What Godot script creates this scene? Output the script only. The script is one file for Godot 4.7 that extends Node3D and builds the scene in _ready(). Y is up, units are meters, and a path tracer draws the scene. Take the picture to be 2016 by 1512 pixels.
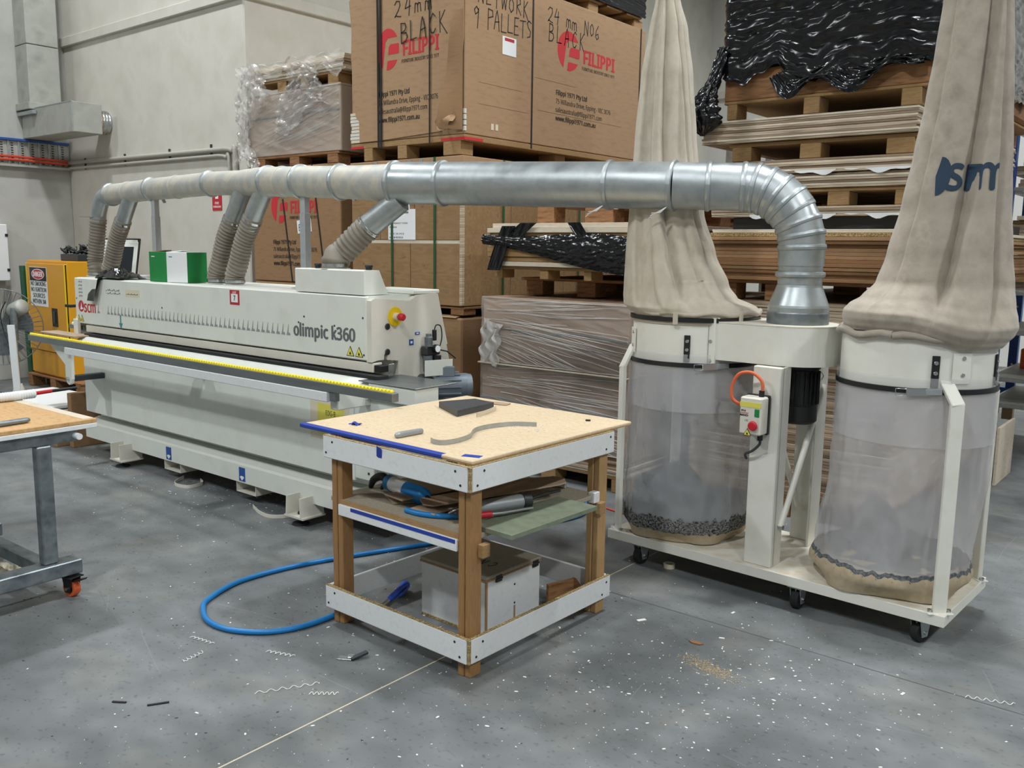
extends Node3D
# A joinery workshop: edge banding machine, dust collector, work table, pallets of sheet goods.
var used := {}
var meshes := {}
var off := Vector3.ZERO
var rng := RandomNumberGenerator.new()
var M := {}

# ---------------------------------------------------------------- naming and nodes
func numbered(n: String) -> String:
	var k: int = used.get(n, -1) + 1
	used[n] = k
	return n if k == 0 else "%s_%03d" % [n, k]
func tag(o: Node, label: String, category: String, group := "", kind := "") -> Node:
	if label: o.set_meta("label", label)
	if category: o.set_meta("category", category)
	if group: o.set_meta("group", group)
	if kind: o.set_meta("kind", kind)
	return o
func thing(n: String, label: String, category: String, at := Vector3.ZERO, turn := 0.0, group := "") -> Node3D:
	var o := Node3D.new()
	o.name = numbered(n)
	add_child(o)
	o.position = at
	o.rotation_degrees.y = turn
	tag(o, label, category, group)
	return o
func part(parent: Node, n: String, mesh: Mesh, m: Material, at := Vector3.ZERO, rot := Vector3.ZERO) -> MeshInstance3D:
	var o := MeshInstance3D.new()
	o.name = numbered(n) if parent == self else n
	o.mesh = mesh
	o.material_override = m
	o.cast_shadow = GeometryInstance3D.SHADOW_CASTING_SETTING_ON
	parent.add_child(o, true)
	o.position = at - off if parent != self else at
	o.rotation_degrees = rot
	return o
func one(n: String, label: String, category: String, mesh: Mesh, m: Material, at := Vector3.ZERO, rot := Vector3.ZERO, group := "", kind := "") -> MeshInstance3D:
	var o := part(self, n, mesh, m, at, rot)
	tag(o, label, category, group, kind)
	return o
func struct(n: String, mesh: Mesh, m: Material, at := Vector3.ZERO, rot := Vector3.ZERO) -> MeshInstance3D:
	var o := part(self, n, mesh, m, at, rot)
	o.set_meta("kind", "structure")
	return o
func B(parent: Node, n: String, m: Material, c: Vector3, s: Vector3, b := 0.003, rot := Vector3.ZERO) -> MeshInstance3D:
	return part(parent, n, bxm(s, b), m, c, rot)
func sub(parent: Node3D, n: String, mesh: Mesh, m: Material, at := Vector3.ZERO, rot := Vector3.ZERO) -> MeshInstance3D:
	# a child of a part: position in the part's own axes
	var keep := off
	off = Vector3.ZERO
	var o := part(parent, n, mesh, m, at, rot)
	off = keep
	return o
func X2(x0: float, x1: float, y0: float, y1: float, z0: float, z1: float) -> Array:
	return [Vector3((x0 + x1) / 2, (y0 + y1) / 2, (z0 + z1) / 2), Vector3(absf(x1 - x0), absf(y1 - y0), absf(z1 - z0))]
func BX(parent: Node, n: String, m: Material, x0: float, x1: float, y0: float, y1: float, z0: float, z1: float, b := 0.003) -> MeshInstance3D:
	var a := X2(x0, x1, y0, y1, z0, z1)
	return B(parent, n, m, a[0], a[1], b)

# ---------------------------------------------------------------- geometry
func ST(smooth := false) -> SurfaceTool:
	var st := SurfaceTool.new()
	st.begin(Mesh.PRIMITIVE_TRIANGLES)
	st.set_smooth_group(0 if smooth else -1)
	return st
func done(st: SurfaceTool) -> ArrayMesh:
	st.index()
	st.generate_normals()
	return st.commit()
func tri(st: SurfaceTool, a: Vector3, b: Vector3, c: Vector3) -> void:
	st.add_vertex(a); st.add_vertex(b); st.add_vertex(c)
func quad(st: SurfaceTool, a: Vector3, b: Vector3, c: Vector3, d: Vector3) -> void:
	tri(st, a, b, c); tri(st, a, c, d)
func cbox(st: SurfaceTool, c: Vector3, s: Vector3, b: float, bs := Basis.IDENTITY) -> void:
	var h := s / 2
	b = minf(b, minf(h.x, minf(h.y, h.z)) * 0.45)
	var v := {}
	for i in 8:
		var g := Vector3(1 if i & 1 else -1, 1 if i & 2 else -1, 1 if i & 4 else -1)
		for a in 3:
			var p := Vector3(g.x * (h.x - b), g.y * (h.y - b), g.z * (h.z - b))
			p[a] = g[a] * h[a]
			v[i * 3 + a] = c + bs * p
	for a in 3:
		var e := (a + 1) % 3
		var f := (a + 2) % 3
		for sg in 2:
			var k := []
			for q in [[0, 0], [1, 0], [1, 1], [0, 1]]:
				k.append((sg << a) | (q[0] << e) | (q[1] << f))
			if sg == 1: k.reverse()
			quad(st, v[k[0] * 3 + a], v[k[1] * 3 + a], v[k[2] * 3 + a], v[k[3] * 3 + a])
	if b <= 0.0: return
	for a in 3:
		var e := (a + 1) % 3
		var f := (a + 2) % 3
		for q in [[0, 0], [1, 0], [1, 1], [0, 1]]:
			var k0: int = (q[0] << e) | (q[1] << f)
			var k1: int = k0 | (1 << a)
			var flip: bool = q[0] != q[1]
			var A: Vector3 = v[k0 * 3 + e]
			var Bv: Vector3 = v[k0 * 3 + f]
			var Cv: Vector3 = v[k1 * 3 + f]
			var D: Vector3 = v[k1 * 3 + e]
			if flip: quad(st, A, Bv, Cv, D)
			else: quad(st, D, Cv, Bv, A)
	for i in 8:
		var odd := (i & 1) ^ ((i >> 1) & 1) ^ ((i >> 2) & 1)
		if odd: tri(st, v[i * 3], v[i * 3 + 2], v[i * 3 + 1])
		else: tri(st, v[i * 3], v[i * 3 + 1], v[i * 3 + 2])
func bxm(s: Vector3, b := 0.003) -> ArrayMesh:
	var key := "b%.4f_%.4f_%.4f_%.4f" % [s.x, s.y, s.z, b]
	if not meshes.has(key):
		var st := ST()
		cbox(st, Vector3.ZERO, s, b)
		meshes[key] = done(st)
	return meshes[key]
func tube(st: SurfaceTool, pts: Array, radii, seg := 12, caps := true) -> void:
	var n := pts.size()
	var rings := []
	var t0: Vector3 = (pts[1] - pts[0]).normalized()
	var u := t0.cross(Vector3.UP)
	if u.length() < 0.05: u = t0.cross(Vector3.RIGHT)
	u = u.normalized()
	for i in n:
		var t: Vector3
		if i == 0: t = t0
		elif i == n - 1: t = (pts[i] - pts[i - 1]).normalized()
		else: t = ((pts[i + 1] - pts[i]).normalized() + (pts[i] - pts[i - 1]).normalized()).normalized()
		u = (u - t * u.dot(t)).normalized()
		var w := t.cross(u)
		var r: float = radii if (radii is float or radii is int) else radii[i]
		var ring := []
		for k in seg:
			var a := TAU * k / seg
			ring.append(pts[i] + (u * cos(a) + w * sin(a)) * r)
		rings.append(ring)
	for i in n - 1:
		for k in seg:
			var k2 := (k + 1) % seg
			quad(st, rings[i][k], rings[i][k2], rings[i + 1][k2], rings[i + 1][k])
	if caps:
		st.set_smooth_group(-1)
		for k in seg:
			var k2 := (k + 1) % seg
			tri(st, pts[0], rings[0][k2], rings[0][k])
			tri(st, pts[n - 1], rings[n - 1][k], rings[n - 1][k2])
		st.set_smooth_group(0)
func tubem(pts: Array, radii, seg := 12, caps := true) -> ArrayMesh:
	var st := ST(true)
	tube(st, pts, radii, seg, caps)
	return done(st)
func spline(p: Array, n := 6, closed := false) -> Array:
	var o := []
	var c := p.size()
	for i in (c if closed else c - 1):
		var a: Vector3 = p[(i - 1 + c) % c] if closed else p[maxi(i - 1, 0)]
		var b: Vector3 = p[i]
		var d: Vector3 = p[(i + 1) % c]
		var e: Vector3 = p[(i + 2) % c] if closed else p[mini(i + 2, c - 1)]
		for k in n: o.append(b.cubic_interpolate(d, a, e, float(k) / n))
	if not closed: o.append(p[c - 1])
	return o
func lathe(st: SurfaceTool, prof: Array, seg := 24, tr := Transform3D.IDENTITY) -> void:
	for i in prof.size() - 1:
		var a: Vector2 = prof[i]
		var b: Vector2 = prof[i + 1]
		for k in seg:
			var p := TAU * k / seg
			var q := TAU * (k + 1) / seg
			var A := tr * Vector3(a.x * cos(p), a.y, a.x * sin(p))
			var B2 := tr * Vector3(a.x * cos(q), a.y, a.x * sin(q))
			var C := tr * Vector3(b.x * cos(q), b.y, b.x * sin(q))
			var D := tr * Vector3(b.x * cos(p), b.y, b.x * sin(p))
			if a.x < 0.0001: tri(st, A, C, D)
			elif b.x < 0.0001: tri(st, A, B2, C)
			else: quad(st, A, B2, C, D)
func lathem(prof: Array, seg := 24, smooth := true, tr := Transform3D.IDENTITY) -> ArrayMesh:
	var st := ST(false)
	# sharp corners stay sharp: each stretch of the profile has its own smooth group
	for i in prof.size() - 1:
		st.set_smooth_group(i if smooth else -1)
		lathe(st, [prof[i], prof[i + 1]], seg, tr)
	return done(st)
func slathe(prof: Array, seg := 32, tr := Transform3D.IDENTITY) -> ArrayMesh:
	var st := ST(true)
	lathe(st, prof, seg, tr)
	return done(st)
func cyl(r: float, h: float, seg := 16, bev := 0.0) -> ArrayMesh:
	var key := "c%.4f_%.4f_%d_%.4f" % [r, h, seg, bev]
	if not meshes.has(key):
		var y := h / 2
		var pr := [Vector2(0, -y), Vector2(r, -y), Vector2(r, y), Vector2(0, y)]
		if bev > 0: pr = [Vector2(0, -y), Vector2(r - bev, -y), Vector2(r, -y + bev), Vector2(r, y - bev), Vector2(r - bev, y), Vector2(0, y)]
		meshes[key] = lathem(pr, seg)
	return meshes[key]
func prism(st: SurfaceTool, poly: PackedVector2Array, d: float, tr := Transform3D.IDENTITY) -> void:
	# outline in x,y; thickness d along z (from -d/2 to d/2)
	if Geometry2D.is_polygon_clockwise(poly): poly.reverse()
	var ix := Geometry2D.triangulate_polygon(poly)
	for i in range(0, ix.size(), 3):
		var a := poly[ix[i]]
		var b := poly[ix[i + 1]]
		var c := poly[ix[i + 2]]
		if (b - a).cross(c - a) < 0:
			var t := b
			b = c
			c = t
		tri(st, tr * Vector3(a.x, a.y, d / 2), tr * Vector3(c.x, c.y, d / 2), tr * Vector3(b.x, b.y, d / 2))
		tri(st, tr * Vector3(a.x, a.y, -d / 2), tr * Vector3(b.x, b.y, -d / 2), tr * Vector3(c.x, c.y, -d / 2))
	for i in poly.size():
		var a := poly[i]
		var b := poly[(i + 1) % poly.size()]
		quad(st, tr * Vector3(a.x, a.y, -d / 2), tr * Vector3(a.x, a.y, d / 2), tr * Vector3(b.x, b.y, d / 2), tr * Vector3(b.x, b.y, -d / 2))
func prismm(pts: Array, d: float, tr := Transform3D.IDENTITY) -> ArrayMesh:
	var st := ST()
	prism(st, PackedVector2Array(pts), d, tr)
	return done(st)
func grid(st: SurfaceTool, nu: int, nv: int, f: Callable, wrap := false) -> void:
	var p := []
	for j in nv + 1:
		for i in nu + 1:
			p.append(f.call(float(i % nu if wrap else i) / nu, float(j) / nv))
	for j in nv:
		for i in nu:
			var a: Vector3 = p[j * (nu + 1) + i]
			var b: Vector3 = p[j * (nu + 1) + i + 1]
			var c: Vector3 = p[(j + 1) * (nu + 1) + i + 1]
			var d: Vector3 = p[(j + 1) * (nu + 1) + i]
			quad(st, a, d, c, b)
func gridm(nu: int, nv: int, f: Callable, wrap := false) -> ArrayMesh:
	var st := ST(true)
	grid(st, nu, nv, f, wrap)
	return done(st)
func noise(sd: int, fr: float, oct := 4) -> FastNoiseLite:
	var n := FastNoiseLite.new()
	n.seed = sd
	n.frequency = fr
	n.noise_type = FastNoiseLite.TYPE_SIMPLEX_SMOOTH
	n.fractal_octaves = oct
	return n
func ribbon(st: SurfaceTool, pts: Array, w: float, th: float) -> void:
	# pen strokes: flat polyline in the x,y plane
	for i in pts.size() - 1:
		var a: Vector2 = pts[i]
		var b: Vector2 = pts[i + 1]
		var d := b - a
		if d.length() < 0.0001: continue
		var c := (a + b) / 2
		cbox(st, Vector3(c.x, c.y, 0), Vector3(d.length() + w * 0.7, w, th), 0.0, Basis(Vector3.BACK, d.angle()))

# ---------------------------------------------------------------- writing
var fonts := {}
func font(fam: String, weight: int) -> Font:
	var k := fam + str(weight)
	if not fonts.has(k):
		var f := SystemFont.new()
		f.font_names = PackedStringArray([fam])
		fonts[k] = f
	return fonts[k]
func textm(s: String, height: float, depth := 0.0012, fam := "Droid Sans", weight := 400) -> TextMesh:
	var t := TextMesh.new()
	t.text = s
	t.font = font(fam, weight)
	t.font_size = 64
	t.pixel_size = height / 46.0        # cap height of the face is about 46 px
	t.depth = depth
	t.curve_step = 4.0
	return t
func write(parent: Node, n: String, s: String, m: Material, at: Vector3, width: float, cap: float, turn := 0.0, weight := 400, tilt := 0.0) -> MeshInstance3D:
	# lettering centred at a place, fitted to a width
	var key := "t%s_%.4f_%d" % [s, cap, weight]
	if not meshes.has(key):
		var tm := textm(s, cap, 0.0014, "Droid Sans", 400)
		meshes[key] = tm
		if weight >= 700:
			# a heavier face: the strokes widened a little to every side
			var st := SurfaceTool.new()
			var e := cap * (.032 if weight == 700 else .055)
			for d in [Vector3(0, 0, .0005), Vector3(e, 0, .0004), Vector3(-e, 0, .0003), Vector3(0, e * .7, .0002), Vector3(0, -e * .7, .0001)]:
				st.append_from(tm, 0, Transform3D(Basis.IDENTITY, d))
			meshes[key] = st.commit()
	var t: Mesh = meshes[key]
	var o := part(parent, n, t, m, at, Vector3(0, turn, tilt))
	var w := t.get_aabb().size.x
	if width > 0 and w > 0: o.scale = Vector3(width / w, 1, 1)
	return o
const STROKES := {
	"2": [[0, .8, .2, 1, .5, .95, .55, .7, .35, .4, 0, .05, .12, .12, .3, .05, .6, 0]],
	"4": [[.3, 1, .05, .42, .6, .5], [.52, .85, .42, -.05]],
	"m": [[0, 0, .05, .5, .1, .55, .28, .5, .3, 0], [.3, .4, .4, .55, .55, .5, .6, 0]],
	"B": [[.05, -.05, .1, 1], [.1, 1, .45, .95, .5, .75, .4, .58, .1, .5, .5, .45, .58, .2, .4, 0, .05, -.05]],
	"L": [[.1, 1, .05, 0, .55, .02]],
	"A": [[0, -.05, .2, .8, .3, 1, .42, .6, .5, -.1], [.08, .35, .5, .42]],
	"C": [[.5, .85, .35, 1, .15, .8, .02, .4, .15, .05, .35, .02, .5, .2]],
	"K": [[.08, 1, .05, -.05], [.5, 1, .08, .5, .6, -.2]],
	"N": [[.02, 0, .08, 1, .5, 0, .55, 1]],
	"O": [[.3, .9, .08, .7, .05, .3, .25, .05, .5, .25, .52, .65, .3, .9]],
	"6": [[.45, 1, .12, .6, .05, .2, .25, 0, .5, .15, .4, .42, .12, .3]],
	"E": [[.5, 1, .1, .97, .08, .5, .42, .52], [.08, .5, .05, 0, .5, .04]],
	"T": [[0, .95, .6, 1], [.3, .97, .28, 0]],
	"W": [[0, 1, .12, 0, .3, .6, .45, 0, .62, 1]],
	"R": [[.06, 0, .1, 1, .45, .92, .48, .68, .1, .5, .55, 0]],
	"P": [[.06, -.15, .1, 1, .5, .95, .55, .65, .1, .5]],
	"S": [[.5, .9, .3, 1, .1, .85, .2, .6, .45, .4, .4, .1, .1, .02]],
	"9": [[.5, .8, .3, 1, .1, .8, .2, .55, .45, .7, .5, .9, .45, .3, .4, -.2]],
	" ": []}
func hand(parent: Node, n: String, s: String, m: Material, at: Vector3, cap: float, step: float, pen: float, rot := Vector3.ZERO) -> void:
	# marker pen writing, letter by letter; starts at the left of the first letter
	var x := 0.0
	var bs := Basis.from_euler(rot * PI / 180)
	for ch in s:
		if STROKES.get(ch, []):
			var st := ST()
			for pl in STROKES[ch]:
				var pts := []
				for i in range(0, pl.size(), 2):
					pts.append(Vector2(pl[i] * cap * 0.9, pl[i + 1] * cap))
				ribbon(st, pts, pen, 0.0012)
			part(parent, n, done(st), m, at + bs * Vector3(x, sin(x * 31.0) * cap * 0.05, 0), rot)
		x += step

# ---------------------------------------------------------------- materials
func mat(k: String, c: Color, rough := 0.6, metal := 0.0) -> StandardMaterial3D:
	var m := StandardMaterial3D.new()
	m.resource_name = k
	m.albedo_color = c
	m.roughness = rough
	m.metallic = metal
	M[k] = m
	return m
func ntex(sd: int, fr: float, cols: Array, size := 512, oct := 4, type := FastNoiseLite.TYPE_SIMPLEX_SMOOTH, stops := []) -> NoiseTexture2D:
	var t := NoiseTexture2D.new()
	var n := noise(sd, fr, oct)
	n.noise_type = type
	t.noise = n
	t.width = size
	t.height = size
	t.seamless = true
	t.seamless_blend_skirt = 0.2
	if cols:
		var g := Gradient.new()
		var of := PackedFloat32Array()
		var cc := PackedColorArray()
		for i in cols.size():
			of.append(stops[i] if stops else float(i) / (cols.size() - 1))
			cc.append(cols[i])
		g.offsets = of
		g.colors = cc
		t.color_ramp = g
	return t
func bump(sd: int, fr: float, strength: float, size := 512, oct := 4) -> NoiseTexture2D:
	var t := ntex(sd, fr, [], size, oct)
	t.as_normal_map = true
	t.bump_strength = strength
	return t
func tmat(k: String, tex: Texture2D, sc: Vector3, rough := 0.6, metal := 0.0, world := false) -> StandardMaterial3D:
	var m := mat(k, Color.WHITE, rough, metal)
	m.albedo_texture = tex
	m.uv1_triplanar = true
	m.uv1_world_triplanar = world
	m.uv1_scale = sc
	return m
func hexs(a: Array) -> Array:
	var o := []
	for s in a: o.append(Color(s))
	return o
func clear(k: String, c: Color, alpha: float, rough: float) -> StandardMaterial3D:
	var m := mat(k, Color(c.r, c.g, c.b, alpha), rough)
	m.transparency = BaseMaterial3D.TRANSPARENCY_ALPHA
	m.cull_mode = BaseMaterial3D.CULL_DISABLED
	return m

# ---------------------------------------------------------------- the scene
func _ready() -> void:
	rng.seed = 7
	view_and_light()
	materials()
	shell()
	lamps()
	columns_of_sheets()
	machine()
	duct()
	collector()
	work_table()
	left_corner()
	racks()
	wall_services()
	litter()

func view_and_light() -> void:
	var cam := Camera3D.new()
	cam.name = "camera"
	cam.position = Vector3(0, 1.55, 0)
	cam.rotation_degrees = Vector3(-8.6185, 39.2454, 0.7716)
	cam.fov = 46.47
	cam.near = 0.05
	cam.far = 100
	add_child(cam)
	cam.current = true
	var we := WorldEnvironment.new()
	we.name = "environment"
	var e := Environment.new()
	e.background_mode = Environment.BG_COLOR
	e.background_color = Color(0.55, 0.62, 0.7)
	e.background_energy_multiplier = 0.6
	e.ambient_light_source = Environment.AMBIENT_SOURCE_DISABLED
	e.tonemap_mode = Environment.TONE_MAPPER_LINEAR
	e.tonemap_exposure = 0.77
	e.sdfgi_enabled = true
	e.ssao_enabled = true
	e.ssil_enabled = true
	we.environment = e
	add_child(we)

const LAMPS := [Vector3(-7.6, 7.4, -3.0), Vector3(-7.6, 7.4, 3.6), Vector3(-1.15, 7.4, -4.45), Vector3(-1.6, 7.4, 2.2), Vector3(4.6, 7.4, -3.4), Vector3(4.6, 7.4, 3.2), Vector3(-2.0, 7.4, -10.6), Vector3(4.6, 7.4, -10.4)]
func lamps() -> void:
	for p in LAMPS:
		var t := thing("high_bay_lamp", "round LED high bay lamp hung under the warehouse roof", "lamp", p, 0, "LED high bay lamps under the roof")
		part(t, "lamp_housing", lathem([Vector2(0, .2), Vector2(.09, .2), Vector2(.1, .06), Vector2(.3, .03), Vector2(.31, -.02), Vector2(.28, -.02)], 28), M.dark_plastic)
		part(t, "lamp_lens", lathem([Vector2(0, -.018), Vector2(.28, -.018)], 28), M.lamp)
		part(t, "hook_rod", tubem([Vector3(0, .2, 0), Vector3(0, 1.05, 0)], 0.008, 8), M.galv)
		var l := SpotLight3D.new()
		l.name = "lamp_light"
		l.light_color = Color(0.975, 0.99, 1.0)
		l.light_energy = 52.0
		l.light_size = 0.28
		l.spot_angle = 78
		l.spot_angle_attenuation = 0.6
		l.spot_range = 40
		l.spot_attenuation = 2
		l.shadow_enabled = true
		t.add_child(l)
		l.position = Vector3(0, -.03, 0)
		l.rotation_degrees.x = -90

func materials() -> void:
	mat("lamp", Color("fff8ec"), 0.5).emission_enabled = true
	M.lamp.emission = Color("fff4e2")
	M.lamp.emission_energy_multiplier = 6.0
	mat("light_metal", Color("9ba0a2"), .4, .35)
	mat("dark_plastic", Color("2a2b2c"), 0.5)
	mat("black", Color("121314"), 0.55)
	mat("black_gloss", Color("0b0c0e"), 0.22)
	mat("rubber", Color("1b1c1d"), 0.8)
	mat("dark_steel", Color("4d5052"), 0.42, 0.85)
	mat("chrome", Color("c8cccd"), 0.24, 1.0)
	mat("red", Color("c0202c"), 0.45)
	mat("logo_red", Color("b51f2e"), 0.5)
	mat("print_red", Color("c62a31"), 0.75)
	mat("print_black", Color("241f1a"), 0.8)
	mat("marker", Color("1a1a1c"), 0.7)
	mat("grey_print", Color("63676a"), 0.55)
	mat("light_grey_print", Color("8f9393"), 0.55)
	mat("teal_print", Color("3f8390"), 0.55)
	mat("navy_print", Color("2c3f52"), 0.9)
	mat("yellow", Color("e8c400"), 0.5)
	mat("yellow_roller", Color("efdc2f"), 0.45)
	mat("warn_yellow", Color("e6da55"), 0.5)
	mat("white_paper", Color("e9ebec"), 0.75)
	mat("white_plastic", Color("e4e6e6"), 0.45)
	mat("lot_red", Color("b3202d"), 0.55)
	mat("blue_sticker", Color("1d4f9b"), 0.5)
	mat("strap_black", Color("17181a"), 0.4)
	mat("strap_green", Color("22502f"), 0.45)
	mat("strap_grey", Color("6d7478"), 0.45)
	mat("blue_plastic", Color("2b4fb8"), 0.4)
	mat("blue_hose", Color("1878ba"), 0.38)
	mat("orange", Color("d9683f"), 0.5)
	mat("orange_wheel", Color("d5622f"), 0.5)
	mat("cable_grey", Color("3c4044"), 0.55)
	mat("green_card", Color("14813e"), 0.55)
	mat("glass_dark", Color("30353a"), 0.15)
	mat("yellow_paper", Color("dbd25c"), 0.7)
	mat("motor_grey", Color("78838c"), 0.45, 0.3)
	mat("dark_green", Color("1d5238"), 0.5)
	mat("blue_tape", Color("1f3f9e"), 0.62)
	mat("blue_paint", Color("2a529c"), 0.45)
	mat("tan_wrap", Color("ad9279"), 0.7)
	mat("edging_white", Color("d9d4c9"), 0.5)
	mat("chip_white", Color("eceae4"), 0.6)
	mat("red_cord", Color("cf4a32"), 0.5)
	mat("cream_tape", Color("d8cfb6"), 0.6)
	# painted sheet metal, a little grubby
	tmat("mach", ntex(3, .006, hexs(["d3d6cd", "dcdfd7", "dfe2da", "d8dbd1"]), 512), Vector3(.9, .9, .9), .42)
	tmat("mach_beige", ntex(5, .008, hexs(["cdc9bd", "d9d5c9", "d6d2c6"]), 256), Vector3(1, 1, 1), .5)
	tmat("coll", ntex(9, .008, hexs(["d9d8cb", "e0dfd4", "e3e2d8", "dcdacd"]), 512), Vector3(1.1, 1.1, 1.1), .4)
	tmat("coll_dusty", ntex(19, .012, hexs(["c9bda6", "d8d0be", "e0dccf", "cfc4ae"]), 512, 5), Vector3(1.2, 1.2, 1.2), .7)
	tmat("alu", ntex(11, .02, hexs(["b9bfc3", "c6cccf", "c0c6c9"]), 256), Vector3(.3, 3, 3), .38, .75)
	tmat("alu_dark", ntex(12, .02, hexs(["7f8587", "8d9395", "868c8e"]), 256), Vector3(.25, 4, 4), .36, .8)
	# galvanised duct
	tmat("galv", ntex(13, .016, hexs(["9aa2a5", "aab1b3", "b6bcbd", "a0a8aa"]), 512, 5), Vector3(1.6, 1.6, 1.6), .36, .78)
	M.galv.roughness_texture = ntex(14, .02, hexs(["808080", "d0d0d0", "ffffff"]), 256)
	M.galv.roughness = .52
	tmat("galv_dusty", ntex(15, .011, hexs(["b9b1a2", "aeb2b0", "c9c2b3", "b4b4ae"]), 512, 5), Vector3(1.6, 1.6, 1.6), .6, .35)
	tmat("galv_wall", ntex(16, .01, hexs(["9b9c95", "b3b4ac", "a8a9a2"]), 256, 4), Vector3(1, 1, 1), .55, .35)
	tmat("zinc_tube", ntex(17, .015, hexs(["5f676c", "7b8387", "8d9598", "6b7378"]), 256, 4), Vector3(2, 2, 2), .42, .7)
	tmat("flex", ntex(18, .02, hexs(["746c5f", "867e71", "918a7d"]), 256), Vector3(2, 2, 2), .6)
	# timber and sheet goods
	tmat("pine", ntex(21, .01, hexs(["86693f", "a3835a", "957449", "ae8f66"]), 512, 5), Vector3(1.2, 8, 8), .75)
	tmat("pine_end", ntex(22, .03, hexs(["ad8a5c", "c8a677", "b99764"]), 256, 4), Vector3(6, 6, 6), .8)
	tmat("hardwood", ntex(23, .01, hexs(["5f432a", "8a623f", "9c7049", "734f32"]), 512, 5), Vector3(1, 7, 7), .75)
	tmat("leg_wood", ntex(24, .012, hexs(["87633c", "9e784b", "936d43", "a88354"]), 512, 5), Vector3(9, .9, 9), .65)
	tmat("leg_pine", ntex(25, .012, hexs(["9a784c", "b39063", "a68355"]), 512, 5), Vector3(9, .9, 9), .65)
	tmat("osb", ntex(26, .013, hexs(["c9b08b", "d3bc9a", "d9c5a6", "cfb794", "dccaad"]), 1024, 6), Vector3(1.3, 1.3, 2.6), .72)
	tmat("osb_orange", ntex(27, .013, hexs(["b08654", "c39a66", "cba676", "bb915d"]), 1024, 6), Vector3(1.3, 1.3, 2.6), .72)
	tmat("mdf", ntex(28, .03, hexs(["9c7854", "a98460", "a37e5a"]), 256, 3), Vector3(2, 2, 2), .85)
	tmat("mdf_dark", ntex(29, .03, hexs(["84613f", "916c48"]), 256, 3), Vector3(2, 2, 2), .85)
	tmat("chipboard", ntex(30, .09, hexs(["8f7a50", "c1a977", "6e5c3c", "d4bf90"]), 256, 3), Vector3(3, 3, 3), .9)
	tmat("ply_edge", ntex(31, .01, hexs(["b3a28d", "cbb9a1", "8f7b66", "d8cab4", "a48f78"]), 256, 3), Vector3(.4, 14, .4), .8)
	tmat("ply_edge_dark", ntex(32, .01, hexs(["7d6a58", "a48e78", "94806b"]), 256, 3), Vector3(.4, 14, .4), .8)
	tmat("hardboard", ntex(33, .02, hexs(["a18b74", "b19b84", "a9937c"]), 256, 3), Vector3(1.5, 1.5, 1.5), .7)
	tmat("ply_face", ntex(34, .006, hexs(["7c6040", "977852", "8b6c47", "a08159"]), 512, 5), Vector3(.8, 3.2, 3.2), .75)
	tmat("pale_board", ntex(35, .02, hexs(["cbbda6", "d8ccb8", "d1c4ae"]), 256, 3), Vector3(1.5, 6, 1.5), .75)
	tmat("card", ntex(36, .012, hexs(["a08160", "aa8a68", "a68665", "9c7c5a"]), 512, 4), Vector3(1, 4, 1), .85)
	tmat("card_dark", ntex(37, .012, hexs(["8a6b4b", "967553", "90704e"]), 512, 4), Vector3(1, 4, 1), .85)
	tmat("brown_pack", ntex(38, .01, hexs(["9a7f68", "a98d75", "a2866e"]), 512, 4), Vector3(.7, 2, .7), .8)
	tmat("melamine", ntex(39, .03, hexs(["d7dadb", "e3e5e5", "dfe1e1"]), 512, 5), Vector3(1.5, 1.5, 1.5), .4)
	tmat("grey_board", ntex(40, .05, hexs(["8d8675", "a39b89", "978f7d", "b0a996"]), 512, 5), Vector3(2, 2, 2), .85)
	tmat("green_board", ntex(41, .03, hexs(["6c7562", "77806c", "7f8873"]), 256, 4), Vector3(2, 2, 2), .6)
	tmat("black_board", ntex(42, .03, hexs(["35383b", "43474a", "3d4043"]), 256, 4), Vector3(3, 3, 3), .5)
	# cloth, film, dust
	tmat("cloth", ntex(43, .009, hexs(["898072", "9f9587", "aca294", "958b7d"]), 1024, 6), Vector3(1.1, .8, 1.1), .95)
	M.cloth.normal_enabled = true
	M.cloth.normal_texture = bump(44, .09, 1.2, 512, 3)
	M.cloth.normal_scale = .35
	M.cloth.rim_enabled = true
	M.cloth.rim = .4
	tmat("suede_pale", ntex(45, .009, hexs(["a59b89", "b8ae9d", "c3baaa", "aea492"]), 1024, 6), Vector3(1.3, .8, 1.3), .95)
	M.suede_pale.rim_enabled = true
	M.suede_pale.rim = .4
	clear("film", Color(.86, .85, .84), .2, .16)
	clear("film_fold", Color(.93, .92, .9), .62, .2)
	clear("torn", Color(.9, .89, .87), .3, .14)
	clear("poly_clear", Color(.8, .81, .82), .34, .22)
	clear("poly_milky", Color(.86, .85, .85), .45, .34)
	clear("poly_cuff", Color(.86, .86, .87), .3, .26)
	clear("guard", Color(.7, .7, .7), .12, .3)
	tmat("black_film", ntex(46, .02, hexs(["08090b", "111318"]), 256), Vector3(2, 2, 2), .2)
	tmat("dust_speckle", ntex(47, .11, hexs(["15181b", "2a2e33", "cfc8ba", "3c4146", "e6e0d4"]), 512, 2, FastNoiseLite.TYPE_SIMPLEX_SMOOTH, [0.0, .4, .56, .6, 1.0]), Vector3(1.3, 1.3, 1.3), .95)
	tmat("dust_beige", ntex(48, .04, hexs(["a39378", "b2a287", "bbac92"]), 256, 4), Vector3(2.5, 2.5, 2.5), .95)
	tmat("dust_grey", ntex(49, .1, hexs(["4b5056", "7b7d7e", "3a3f45", "b8b6af"]), 512, 3), Vector3(1.2, 1.2, 1.2), .95)
	# building
	tmat("wall_paint", ntex(50, .006, hexs(["c3c0b4", "cac7bc", "cfccc2", "c6c3b8"]), 1024, 5), Vector3(.35, .35, .35), .75, 0, true)
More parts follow.
